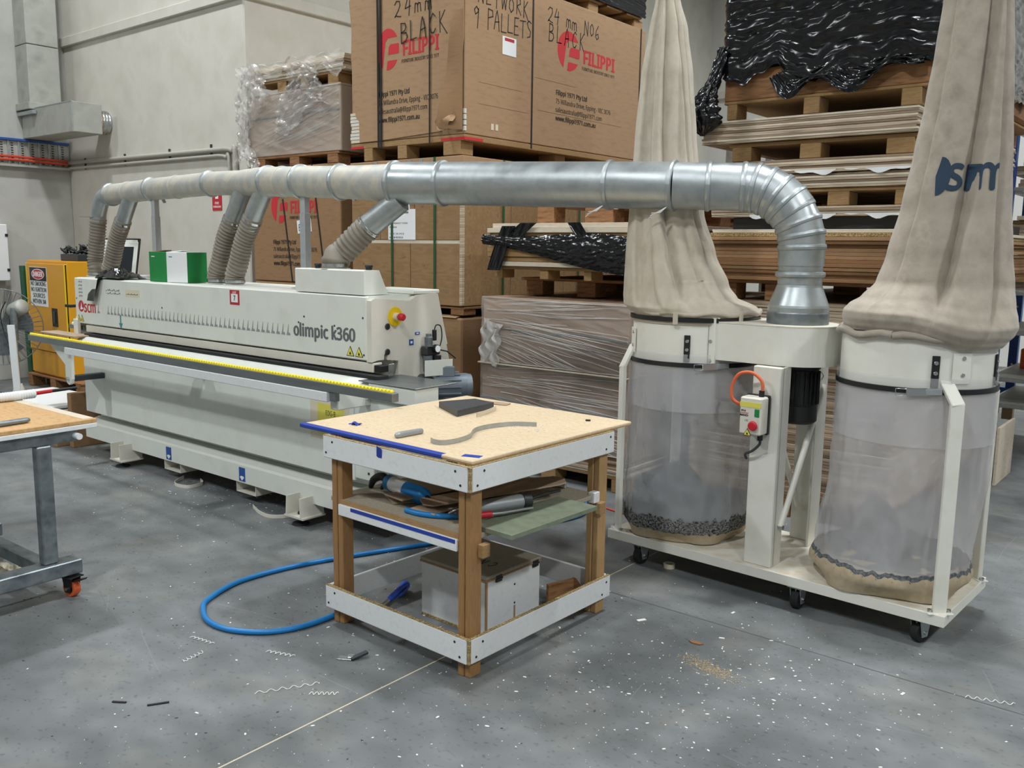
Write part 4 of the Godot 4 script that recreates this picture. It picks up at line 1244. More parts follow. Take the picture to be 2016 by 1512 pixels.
func film_box(parent: Node, n: String, m: Material, x0: float, x1: float, y0: float, y1: float, z0: float, z1: float, amp: float, sd: int, stretch := Vector2(1.2, 9.0), tilt := .25, edge := 0.0) -> MeshInstance3D:
	# film round the left, front and right of a load (front at z0, the rest runs back to z1)
	var no := noise(sd, 1.0, 3)
	var dz := z0 - z1
	var per := dz + (x1 - x0) + dz
	var f := func(u: float, v: float):
		var s: float = u * per
		var y: float = lerpf(y0, y1, v)
		var p: Vector3
		var nrm: Vector3
		if s < dz:
			p = Vector3(x0, y, z1 + s); nrm = Vector3.LEFT
		elif s < dz + x1 - x0:
			p = Vector3(x0 + s - dz, y, z0); nrm = Vector3.BACK
		else:
			p = Vector3(x1, y, z0 - (s - dz - (x1 - x0))); nrm = Vector3.RIGHT
		var w: float = no.get_noise_2d(s * stretch.x + y * tilt * stretch.x, (y + s * tilt) * stretch.y)
		if edge > 0:
			var e: float = no.get_noise_2d(s * 3.0, 77.0)
			if v < .2: p.y += (.2 - v) * 5 * edge * e
		var k := 1.0 if nrm == Vector3.BACK else .45
		return p + nrm * (amp * k * (.6 + w) + .003) - off
	var st := ST(true)
	grid(st, 230, 110, f)
	return part(parent, n, done(st), m, off)

func carton_print(t: Node, at: Vector3, turn: float, s: float, sx: float, full := true) -> void:
	# at: left end of the emblem's centre line; the print runs to the right of it
	var r := Vector3(cos(deg_to_rad(turn)), 0, -sin(deg_to_rad(turn))) * sx
	var c := at + r * (.155 * s)
	# emblem: a disc split by an F-shaped channel
	var cir := []
	for k in 40: cir.append(Vector2(cos(TAU * k / 40) * .155 * s, sin(TAU * k / 40) * .155 * s))
	var circle := PackedVector2Array(cir)
	var ch := PackedVector2Array([Vector2(-.085, -.2), Vector2(-.035, .055), Vector2(.0, .085), Vector2(.2, .085), Vector2(.2, .035), Vector2(.035, .035), Vector2(.012, .015), Vector2(.004, -.04), Vector2(.2, -.04), Vector2(.2, -.085), Vector2(-.006, -.085), Vector2(-.03, -.2)])
	for i in ch.size(): ch[i] *= s
	var st := ST()
	for poly in Geometry2D.clip_polygons(circle, ch):
		prism(st, poly, .0012)
	part(t, "printed_emblem", done(st), M.print_red, c, Vector3(0, turn, 0)).scale = Vector3(sx, 1, 1)
	write(t, "printed_name", "FILIPPI", M.print_red, at + r * (.60 * s) + Vector3(0, -.012 * s, 0), .48 * s * sx, .105 * s, turn, 800)
	write(t, "printed_motto", "FURNITURE INDUSTRY SINCE 1971", M.print_black, at + r * (.595 * s) + Vector3(0, -.105 * s, 0), .49 * s * sx, .026 * s, turn, 400)
	if not full: return
	var L := [["Filippi 1971 Pty Ltd", .43, 700], ["75 Willandra Drive, Epping - VIC 3076", .81, 400], ["salesaustralia@filippi1971.com", .67, 400], ["www.filippi1971.com.au", .57, 700]]
	for i in 4:
		write(t, "printed_line", L[i][0], M.print_black, at + r * ((L[i][1] / 2 + .02) * s) + Vector3(0, (-.33 - i * .066) * s, 0), L[i][1] * s * sx, .037 * s, turn, L[i][2])

func columns_of_sheets() -> void:
	var za := -4.85
	var zb := -7.26
	# ---- column 0: plain carton, printed carton, wrapped board packs
	off = Vector3.ZERO
	var t := thing("carton", "tall plain brown carton behind the machine under the printed carton", "carton", Vector3(-6.4, 0, -6.05))
	BX(t, "carton_body", M.card_dark, -.6, .6, 0, 1.23, -1.2, 1.2, .01)
	t = thing("carton", "printed brown carton with a handwritten paper note, behind the thin duct", "carton", Vector3(-6.4, 1.235, za - 1.2))
	BX(t, "carton_body", M.card_dark, -.6, .6, 0, .985, -1.2, 1.2, .008)
	off = Vector3(-6.4, 1.235, za - 1.2)
	carton_print(t, Vector3(-6.72, 1.885, za + .001), 0, .93, .8)
	for x in [-6.52, -6.07]:
		part(t, "strap", bxm(Vector3(.016, 1.0, .004), .001), M.strap_black, Vector3(x, 1.73, za + .003), Vector3(0, 0, 9))
	var pn := B(t, "paper_note", M.white_paper, Vector3(-6.265, 1.715, za + .002), Vector3(.19, .11, .002), 0, Vector3(0, 0, 6))
	off = Vector3.ZERO
	hand(pn, "note_letter", "BLACK", M.marker, Vector3(-.075, -.03, .001), .05, .033, .006)
	off = Vector3.ZERO
	pallet("dark timber pallet between the printed carton and the film-wrapped boards", -7.0, -5.80, za, zb, 2.222, 2.312, [[-6.95, -6.8], [-6.45, -6.32], [-5.95, -5.82]], M.hardwood, "pallets under the wrapped boards")
	wrapped_pack("film-wrapped pack of brown boards with a grey strap, against the plastered corner", -7.0, -5.78, za, zb, 2.314, 2.84, M.tan_wrap, 2.63, 101)
	pallet("low timber pallet under the loosely covered thin boards", -6.98, -5.80, za - .02, zb, 2.845, 2.945, [[-6.62, -6.5], [-6.3, -6.2], [-5.95, -5.82]], M.pine, "pallets under the wrapped boards")
	sheets("thin_board", "thin pale board under torn clear film, topmost pile by the plastered corner", "board", "thin boards under torn film", [M.pale_board, M.ply_edge], -6.98, -5.74, za - .01, zb, 2.947, 3.07, 6)
	loose_film()
	# ---- column 1: carton, plywood crate, big printed carton
	t = thing("carton", "plain brown carton standing under the plywood crate", "carton", Vector3(-5.05, 0, -6.05))
	BX(t, "carton_body", M.card_dark, -.6, .605, 0, 1.035, -1.2, 1.2, .012)
	B(t, "carton_flap", M.card, Vector3(.3, 1.043, 1.18), Vector3(.5, .006, .06), .002, Vector3(12, 0, 0))
	t = pallet("reddish timber bearers between plain carton and plywood crate", -5.64, -4.44, za - .02, zb, 1.055, 1.118, [[-5.6, -5.45], [-5.1, -4.96], [-4.58, -4.45]], M.hardwood, "")
	crate(za, zb)
	pallet("low pine pallet under the big printed carton, its corner sprayed red", -5.65, -4.43, za, zb, 2.212, 2.352, [[-5.50, -5.40], [-5.12, -5.02], [-4.64, -4.47]], M.pine, "", .042, true)
	var pl: Node3D = get_child(get_child_count() - 1)
	off = pl.position
	BX(pl, "red_mark", M.print_red, -4.66, -4.429, 2.315, 2.335, za + .0008, za - .01, 0)
	BX(pl, "red_mark", M.print_red, -4.4295, -4.428, 2.315, 2.335, za, za - .2, 0)
	BX(pl, "red_mark", M.print_red, -5.651, -5.5, 2.313, 2.33, za + .0008, za - .01, 0)
	off = Vector3.ZERO
	big_carton(za, zb)
	# ---- column 2: two wrapped packs on a pallet, then boards tied with black film
	var zc := -4.757
	pallet("low pine pallet on the floor under the film-wrapped packs", -4.16, -2.95, zc, -7.2, 0, .105, [[-4.15, -4.05], [-3.62, -3.5], [-3.05, -2.955]], M.pine, "", .02)
	sheets("plywood_sheet", "raw plywood sheet on the floor pallet under the film-wrapped packs", "plywood sheet", "plywood sheets under the wrapped packs", [M.pine, M.ply_edge, M.pale_board], -4.16, -2.95, zc, -7.2, .107, .225, 6)
	wrapped_pack("lower film-wrapped brown board pack on the floor pallet, sagging grey strap", -4.165, -2.95, zc, -7.2, .228, .745, M.brown_pack, .50, 103)
	wrapped_pack("upper film-wrapped brown board pack with film ripped open at one corner", -4.155, -2.945, zc + .004, -7.2, .757, 1.215, M.brown_pack, .99, 105)
	var pk: Node3D = get_child(get_child_count() - 1)
	off = pk.position
	BX(pk, "base_board", M.pale_board, -4.18, -2.94, .747, .756, zc + .03, -7.2, .001)
	var rip := gridm(14, 14, func(u: float, v: float):
		var no := noise(120, 6.0, 3)
		return Vector3(-4.13 + u * .17 - .04 * v + (.02 * sin(v * 14 + u * 9)), 1.07 - v * .30 - u * .05, zc + .02 + .022 * absf(no.get_noise_2d(u * 2, v * 2)) + .012 * sin(u * 20)) - off)
	part(pk, "ripped_film", rip, M.film_fold, off)
	off = Vector3.ZERO
	pallet("dark skids set back on top of the film-wrapped packs", -4.1, -2.97, zc - .35, -7.2, 1.222, 1.345, [[-4.05, -3.9], [-3.6, -3.45], [-3.12, -2.98]], M.hardwood, "", .02)
	pallet("pine pallet with small blocks under the boards tied in black film", -4.12, -2.95, zc - .05, -7.2, 1.347, 1.428, [[-3.70, -3.63], [-3.34, -3.28], [-4.1, -4.03], [-3.02, -2.96]], M.pine, "", .02)
	sheets("pale_board", "pale pine board in the pile tied with black film", "board", "pine boards tied with black film", [M.pale_board, M.pine], -4.12, -2.93, zc - .02, -7.1, 1.430, 1.72, 9, .02)
	black_band(zc)
	pallet("reddish timber bearers on top of the boards tied with black film", -4.0, -2.95, zc - .22, -7.1, 1.722, 1.86, [[-3.86, -3.72], [-3.46, -3.24], [-3.1, -2.96]], M.hardwood, "")
	# ---- column 3: thin packs and MDF between pallets, black wrapped load on top
	var zs := -5.0
	pallet("dark pallet on the floor behind the dust collector", -2.63, -1.41, zs, -7.42, 0, .13, [[-2.6, -2.5], [-2.08, -1.96], [-1.52, -1.42]], M.hardwood, "")
	sheets("hardboard_sheet", "thin brown hardboard sheet in the tall pile behind the dust collector", "hardboard sheet", "hardboard sheets behind the dust collector", [M.hardboard, M.ply_edge, M.brown_pack], -2.63, -1.41, zs, -7.42, .132, 1.265, 62, .006)
	pallet("block pallet between the hardboard pile and the MDF boards", -2.55, -1.42, zs - .03, -7.42, 1.267, 1.385, [[-2.5, -2.38], [-2.2, -2.02], [-1.6, -1.45]], M.hardwood, "", .02)
	sheets("mdf_board", "raw brown MDF board in the thick pile behind the extraction elbow", "MDF board", "MDF boards behind the elbow", [M.mdf, M.mdf, M.mdf_dark], -2.53, -1.2, zs + .04, -7.4, 1.387, 1.636, 12, .02)
	one("chipboard_sheet", "coarse chipboard sheet lying on the MDF boards", "chipboard", bxm(Vector3(1.33, .02, 2.4), .001), M.chipboard, Vector3(-1.865, 1.648, -6.16))
	sheets("plywood_sheet", "plywood sheet lying on top of the chipboard", "plywood sheet", "plywood on the chipboard", [M.pale_board, M.ply_edge_dark], -2.53, -1.2, zs + .03, -7.4, 1.659, 1.678, 2, .01)
	one("melamine_slab", "dark grey melamine panel standing on edge above the chipboard", "panel", bxm(Vector3(1.12, .07, 2.3), .002), M.dark_plastic, Vector3(-1.88, 1.715, -6.22))
	pack("pack of thin ply with crumpled paper edge, resting on the dark panel", -2.55, -1.40, zs, -7.4, 1.752, 1.806, true)
	pallet("block pallet standing on the papered ply pack", -2.5, -1.40, zs - .02, -7.4, 1.808, 1.905, [[-2.45, -2.36], [-1.86, -1.74], [-1.5, -1.42]], M.pine, "", .02)
	pack("pack of thin plywood lying on the block pallet", -2.56, -1.40, zs, -7.4, 1.907, 1.985, false)
	pack("pack of thin ply with a strip of torn white paper beneath it", -2.58, -1.40, zs + .01, -7.4, 1.99, 2.068, true)
	pallet("tall block pallet with pale posts above the torn paper", -2.46, -1.40, zs - .01, -7.4, 2.07, 2.172, [[-2.44, -2.32], [-2.03, -1.91], [-1.56, -1.42]], M.pine, "", .02, true)
	pack("widest plywood pack, directly under the black wrapped load", -2.62, -1.40, zs + .02, -7.4, 2.176, 2.305, false)
	pk = get_child(get_child_count() - 1)
	off = pk.position
	BX(pk, "packing_tape", M.strap_grey, -2.35, -1.42, 2.19, 2.215, zs + .0225, zs + .0215, 0)
	off = Vector3.ZERO
	black_load(zs)

func pack(label: String, x0: float, x1: float, z0: float, z1: float, y0: float, y1: float, paper: bool) -> void:
	var t := thing("plywood_pack", label, "plywood pack", Vector3((x0 + x1) / 2, y0, (z0 + z1) / 2))
	off = t.position
	var n := int((y1 - y0) / .0115)
	for k in n:
		var h := (y1 - y0) / n
		BX(t, "plywood_sheet", [M.ply_edge, M.pale_board, M.ply_edge_dark][k % 3], x0 + rng.randf_range(-.008, .008), x1 + rng.randf_range(-.008, .008), y0 + h * k, y0 + h * (k + .9), z0 + rng.randf_range(-.006, .006), z1, .0008)
	if paper:
		part(t, "torn_paper", gridm(40, 3, func(u: float, v: float):
			return Vector3(lerpf(x0 + .25, x1, u), y0 + .012 - v * (.012 + .012 * sin(u * 17) + .008 * sin(u * 41)), z0 + .012 + .006 * sin(u * 23)) - off), M.white_paper, off)
	off = Vector3.ZERO

func wrapped_pack(label: String, x0: float, x1: float, z0: float, z1: float, y0: float, y1: float, m: Material, strap_y: float, sd: int) -> void:
	var t := thing("wrapped_board_pack", label, "board pack", Vector3((x0 + x1) / 2, y0, (z0 + z1) / 2))
	off = t.position
	BX(t, "board_stack", m, x0, x1, y0, y1 - .012, z0, z1, .006)
	BX(t, "cover_sheet", M.brown_pack, x0 - .004, x1 + .004, y1 - .012, y1, z0 + .004, z1, .004)
	var sm := tubem(range(17).map(func(k): return Vector3(lerpf(x0, x1, k / 16.0), strap_y + (.012 * sin(k * .7) if sd > 102 else .01), z0 + .006) - off), .008, 6)
	part(t, "strap", sm, M.strap_grey, off)
	film_box(t, "stretch_film", M.film, x0 - .006, x1 + .006, y0 + .004, y1 + .004, z0 + .008, z0 - 1.2, .012, sd)
	folds(t, x0, x1, y0 + .01, y1 - .01, z0 + .013, 70, func(y): return lerpf(-.42, .10, (y - y0) / (y1 - y0)) + rng.randf_range(-.05, .05) if sd > 102 else .22 + rng.randf_range(-.08, .1), M.film_fold)
	off = Vector3.ZERO

func loose_film() -> void:
	# torn clear film hanging from the topmost pile, down its left edge and across the front
	var no := noise(130, 1.0, 4)
	var t := thing("torn_film", "crumpled clear plastic sheet hanging torn from the topmost boards", "plastic sheet", Vector3(-6.9, 2.3, -4.8))
	off = t.position
	part(t, "film_sheet", gridm(36, 70, func(u: float, v: float):
		var y := lerpf(3.09, 2.24, v)
		var x := -7.12 + u * (.36 + .10 * sin(v * 7) - .12 * v) + .03 * sin(v * 11 + u * 4)
		return Vector3(x, y + .05 * sin(u * 6) * v, -4.80 + .05 * no.get_noise_2d(u * 5, v * 9) + .02 * sin(u * 26 + v * 8)) - off), M.torn, off)
	part(t, "film_sheet", gridm(60, 30, func(u: float, v: float):
		var x := lerpf(-7.06, -5.72, u)
		var y := 3.085 - v * (.10 + .07 * sin(u * 9) + .05 * sin(u * 21))
		return Vector3(x, y + .01 * sin(u * 40), -4.83 + .012 * sin(u * 33 + v * 6) + .02 * no.get_noise_2d(u * 9, v * 5)) - off), M.torn, off)
	part(t, "film_sheet", gridm(44, 50, func(u: float, v: float):
		var x := -6.42 + u * (.30 + .42 * v) - v * .16 + .04 * sin(v * 6)
		var y := 3.05 - v * (.46 + .12 * sin(u * 5 + .6)) 
		return Vector3(x, y, -4.815 + .05 * no.get_noise_2d(u * 7 + 30, v * 9) + .018 * sin(u * 22 + v * 13)) - off), M.torn, off)
	off = Vector3.ZERO

func crate(za: float, zb: float) -> void:
	var t := thing("plywood_crate", "plywood crate tied with green straps, a shipping paper on its front", "crate", Vector3(-5.04, 1.12, (za + zb) / 2))
	off = t.position
	BX(t, "crate_core", M.ply_edge_dark, -5.635, -4.455, 1.122, 2.2, za - .012, zb + .01, .002)
	for p in [[-5.65, -5.32, 1.605, 2.12], [-5.315, -4.94, 1.605, 2.12], [-4.935, -4.45, 1.605, 2.12], [-5.65, -4.985, 1.125, 1.575], [-4.98, -4.73, 1.125, 1.575], [-4.725, -4.45, 1.125, 1.575]]:
		BX(t, "crate_panel", M.ply_face, p[0], p[1], p[2], p[3], za, za - .012, .002)
	BX(t, "crate_batten", M.pale_board, -5.65, -4.45, 1.577, 1.603, za - .004, za - .012, .001)
	for p in [[za - .02, -5.4], [-5.405, -6.1], [-6.105, zb]]:
		BX(t, "crate_panel", M.ply_face, -4.455, -4.443, 1.125, 2.12, p[0], p[1], .002)
	BX(t, "crate_lid", M.card, -5.66, -4.435, 2.122, 2.205, za + .006, zb, .004)
	for x in [-5.18, -4.72]:
		BX(t, "strap", M.strap_green, x - .011, x + .011, 1.12, 2.207, za + .0075, za + .006, 0)
	for z in [-5.3, -6.3]:
		BX(t, "strap", M.strap_green, -4.434, -4.4325, 1.12, 2.207, z - .011, z + .011, 0)
	for x in [-5.36, -4.98, -4.86]:
		BX(t, "strap_clip", M.chrome, x - .02, x + .02, 2.13, 2.2, za + .008, za + .006, 0)
	part(t, "edge_protector", prismm([Vector2(-.022, .004), Vector2(.004, .004), Vector2(.004, -.022), Vector2(0, -.022), Vector2(0, 0), Vector2(-.022, 0)], .98, Transform3D(Basis(Vector3.RIGHT, Vector3.BACK, Vector3.UP), Vector3.ZERO)), M.ply_edge, Vector3(-4.443, 1.62, za + .004))
	for p in [[-5.06, 1.48, .018], [-4.84, 1.42, .014], [-5.52, 1.42, .012], [-4.86, 1.86, .016], [-4.62, 1.92, .015], [-5.3, 1.98, .014]]:
		var k := part(t, "wood_knot", cyl(p[2], .002, 14), M.hardwood, Vector3(p[0], p[1], za + .0006), Vector3(90, 0, 0))
		k.scale = Vector3(1.3, 1, .8)
	var pp := BX(t, "shipping_paper", M.white_paper, -5.225, -4.925, 1.605, 1.835, za + .0022, za + .0012, 0)
	off = Vector3.ZERO
	var L := [["SHIPPING MARK", .15, .09], ["NO PRODUCT CODE", .2, .01], ["PLYWOOD", .08, -.02], ["19 X 50 PCS", .16, -.07], ["MADE IN INDONESIA", .15, -.098]]
	for a in L:
		write(pp, "paper_line", a[0], M.marker, Vector3(0 if a[0] == "SHIPPING MARK" else -.135 + a[1] / 2, a[2], .0006), a[1], .013, 0, 700 if a[2] > .05 else 400)
	off = Vector3(-5.04, 1.12, (za + zb) / 2)
	BX(t, "crate_label", M.white_paper, -4.432, -4.431, 1.99, 2.11, -5.5, -5.63, 0)
	off = Vector3.ZERO

func big_carton(za: float, zb: float) -> void:
	var t := thing("carton", "huge brown carton with red print, black straps and marker writing, topmost of its stack", "carton", Vector3(-5.04, 2.353, (za + zb) / 2))
	off = t.position
	BX(t, "carton_body", M.card, -5.64, -4.432, 2.356, 3.5, za - .004, zb, .006)
	# front sheet in three lengths, the torn left edge and the crushed corner
	plate(t, "carton_sheet", M.card, [[-5.645, 3.43], [-5.60, 3.46], [-5.34, 3.5], [-5.30, 2.36], [-5.54, 2.358], [-5.545, 2.52], [-5.585, 2.56], [-5.60, 2.75], [-5.63, 3.0], [-5.62, 3.2]], Vector3(0, 0, za + .004), Vector3.ZERO, .006)
	plate(t, "carton_sheet", M.card, [[-5.30, 2.36], [-5.30, 3.5], [-4.66, 3.5], [-4.66, 2.385]], Vector3(0, 0, za + .003), Vector3.ZERO, .005)
	plate(t, "carton_sheet", M.card, [[-4.668, 2.52], [-4.668, 3.5], [-4.434, 3.5], [-4.434, 3.0], [-4.46, 2.8], [-4.455, 2.45], [-4.62, 2.43]], Vector3(0, 0, za + .008), Vector3.ZERO, .006)
	# crushed corner flap swinging out at the foot
	part(t, "torn_flap", gridm(10, 16, func(u: float, v: float):
		var y := lerpf(3.2, 2.4, v)
		var x := lerpf(-4.50 - .13 * v - .02, -4.438, u)
		return Vector3(x, y - .02 * u * v, za + .012 + .05 * v * (1 - u) + .012 * sin(v * 9) * (1 - u) - .0 * u) - off), M.card_dark, off)
	part(t, "torn_flap", gridm(8, 8, func(u: float, v: float):
		return Vector3(-4.66 + u * .17, 2.41 + .07 * v - .03 * sin(u * 5), za + .05 + .02 * sin(u * 9 + v * 4)) - off), M.card, off)
	# bright board edges showing through the torn left-hand foot
	for k in 9:
		BX(t, "board_edge", M.edging_white if k % 4 else M.pale_board, -5.645 + rng.randf_range(-.01, .01), -5.53, 2.357 + k * .026, 2.357 + k * .026 + .022, za + .004, za - .05, .001)
	for k in 4:
		BX(t, "board_edge", M.edging_white, -4.446, -4.428, 2.375 + k * .04, 2.408 + k * .04, za + .002, za - .02, .001)
	# straps
	for a in [[-5.315, .02], [-5.285, .02], [-4.765, .013]]:
		BX(t, "strap", M.strap_black, a[0] - a[1] / 2, a[0] + a[1] / 2, 2.30, 3.5, za + .0145, za + .012, .0005)
	for z in [-5.62, -7.18]:
		BX(t, "strap", M.strap_black, -4.431, -4.4285, 2.32, 3.5, z - .009, z + .009, .0005)
	# print and writing
	carton_print(t, Vector3(-5.33, 3.02, za + .0062), 0, .97, .8)
	hand(t, "marker_letter", "24mm", M.marker, Vector3(-5.13, 3.235, za + .0065), .115, .105, .008, Vector3(0, 0, 2))
	hand(t, "marker_letter", "BLACK", M.marker, Vector3(-5.065, 3.05, za + .0115), .135, .1, .008, Vector3(0, 0, 4))
	carton_print(t, Vector3(-4.4315, 3.125, -5.94), 90, .98, 1.0, false)
	var L := [["Filippi 1971 Pty Ltd", .43, 700], ["75 Willandra Drive, Epping - VIC 3076", .79, 400], ["salesaustralia@filippi1971.com", .66, 400], ["www.filippi1971.com.au", .57, 700]]
	for i in 4:
		write(t, "printed_line", L[i][0], M.print_black, Vector3(-4.4315, 2.785 - i * .066, -5.93 - L[i][1] / 2), L[i][1], .037, 90, L[i][2])
	hand(t, "marker_letter", "24 mm", M.marker, Vector3(-4.4315, 3.30, -5.81), .11, .08, .008, Vector3(0, 90, 0))
	hand(t, "marker_letter", "BLACK", M.marker, Vector3(-4.4315, 3.165, -5.82), .125, .105, .008, Vector3(0, 90, 0))
	hand(t, "marker_letter", "NO6", M.marker, Vector3(-4.4315, 3.29, -6.30), .11, .08, .008, Vector3(0, 90, 0))
	hand(t, "marker_letter", "NETWORK", M.marker, Vector3(-4.4315, 3.275, -4.99), .115, .085, .008, Vector3(0, 90, 0))
	hand(t, "marker_letter", "9", M.marker, Vector3(-4.4315, 3.12, -4.94), .12, .08, .008, Vector3(0, 90, 0))
	hand(t, "marker_letter", "PALLETS", M.marker, Vector3(-4.4315, 3.125, -5.09), .125, .075, .008, Vector3(0, 90, 0))
	var lb := BX(t, "document_pouch", M.white_paper, -4.431, -4.4295, 2.965, 3.095, -5.26, -5.42, 0)
	sub(lb, "pouch_strip", bxm(Vector3(.001, .022, .11), 0), M.lot_red, Vector3(.001, .045, 0))
	for z in [-5.14, -5.19]:
		BX(t, "staple_tape", M.cream_tape, -4.431, -4.4298, 2.41, 2.455, z, z - .03, 0)
	for p in [[2.73, -5.0, -5.5], [2.58, -5.0, -5.58], [2.86, -5.66, -6.2], [2.62, -5.7, -6.9]]:
		BX(t, "crease", M.card, -4.4318, -4.4304, p[0], p[0] + .003, p[1], p[2], 0)
	off = Vector3.ZERO
	# what stands on it
	pallet("grey timber pallet lying on the huge printed carton", -5.6, -4.45, -5.7, zb, 3.502, 3.60, [[-5.5, -5.4], [-5.1, -5.0], [-4.6, -4.47]], M.pine, "")
	t = thing("black_wrapped_load", "load wrapped in black film on top of the huge printed carton", "wrapped load", Vector3(-5.0, 3.6, -6.5))
	off = t.position
	BX(t, "load_core", M.hardwood, -5.58, -4.47, 3.602, 4.3, -5.75, zb, .01)
	film_box(t, "black_film", M.black_film, -5.6, -4.45, 3.601, 4.3, -5.73, zb, .03, 141, Vector2(.8, 30.0), .08)
	off = Vector3.ZERO

func black_band(zc: float) -> void:
	var t := thing("black_film_band", "band of black stretch film tied slantwise round the pale boards", "plastic film", Vector3(-3.5, 1.43, zc))
	off = t.position
	var no := noise(150, 1.0, 4)
	part(t, "film_band", gridm(110, 26, func(u: float, v: float):
		var x := lerpf(-4.15, -2.92, u)
		var w := .036 + .085 * smoothstep(.05, .9, u)
		var c := 1.612 - .105 * u
		var y := c + (v - .5) * 2 * w
		return Vector3(x, y, zc + .012 + .025 * (1 - pow(absf(v - .5) * 2, 2)) + .016 * no.get_noise_2d(u * 4 - v * 2, v * 16 + u * 12)) - off), M.black_film, off)
	for b in [[-3.92, 1.70, -4.05, 1.40, .06], [-3.38, 1.72, -3.28, 1.60, .05], [-3.75, 1.72, -3.86, 1.63, .07]]:
		part(t, "film_tie", gridm(10, 20, func(u: float, v: float):
			var x: float = lerpf(b[0], b[2], v) + (u - .5) * b[4] * 2
			return Vector3(x, lerpf(b[1], b[3], v), zc + .016 + .01 * sin(u * 25 + v * 3)) - off), M.black_film, off)
	off = Vector3.ZERO

func black_load(zs: float) -> void:
	var t := pallet("heavy timber pallet with laminated bearers under the black wrapped load", -2.5, -1.30, zs, -7.4, 2.31, 2.415, [[-2.02, -1.93], [-1.5, -1.40], [-2.48, -2.42]], M.pine, "", .016, true)
	t = thing("timber_plank", "broad knotty orange timber plank under the black wrapped load", "plank", Vector3(-1.9, 2.416, zs))
	B(t, "plank_face", M.hardwood, Vector3(0, .085, -.02), Vector3(1.2, .17, .04), .004)
	t = thing("black_wrapped_load", "tall load wrapped in shiny black film above the piles behind the dust collector", "wrapped load", Vector3(-1.9, 2.42, -6.2))
	off = t.position
	BX(t, "load_core", M.hardwood, -2.48, -1.31, 2.44, 4.2, zs - .05, -7.3, .02)
	film_box(t, "black_film", M.black_film, -2.5, -1.29, 2.53, 4.2, zs + .02, -7.2, .03, 161, Vector2(.8, 34.0), .10, .1)
	var no := noise(163, 1.0, 4)
	# loose tongue of film over the plank
	part(t, "film_flap", gridm(40, 22, func(u: float, v: float):
		var x := lerpf(-2.10, -1.38, u)
		var drop := .11 * sin(PI * u) + .07 * exp(-pow((u - .12) / .12, 2)) + .04 * sin(u * 14)
		var y := 2.56 - v * (drop + .02)
		return Vector3(x - v * .1 * (1 - u), y, zs + .03 + .04 * v + .03 * no.get_noise_2d(u * 8, v * 6) + .012 * sin(u * 30 + v * 5)) - off), M.black_film, off)
	# gathered tail hanging off the left corner
	var P := [Vector3(-2.50, 2.72, zs + .02), Vector3(-2.53, 2.58, zs + .05), Vector3(-2.57, 2.46, zs + .08), Vector3(-2.60, 2.38, zs + .1), Vector3(-2.60, 2.30, zs + .1), Vector3(-2.585, 2.22, zs + .09)]
	var pts := spline(P, 10)
	var st := ST(true)
	var rr := []
	for i in pts.size():
		var f := float(i) / (pts.size() - 1)
		rr.append(.035 + .06 * smoothstep(.25, .7, f) - .085 * smoothstep(.8, 1.0, f))
	grid(st, 40, pts.size() - 1, func(u: float, v: float):
		var i := int(round(v * (pts.size() - 1)))
		var a: float = u * TAU
		var r: float = rr[i] * (1 + .3 * sin(a * 7 + v * 5) * (.4 + v) + .45 * no.get_noise_3d(cos(a) * 3, v * 14, sin(a) * 3))
		return pts[i] + (RIGHT * cos(a) + TOWARD * sin(a)) * r - off, true)
	part(t, "film_tail", done(st), M.black_film, off)
	off = Vector3.ZERO

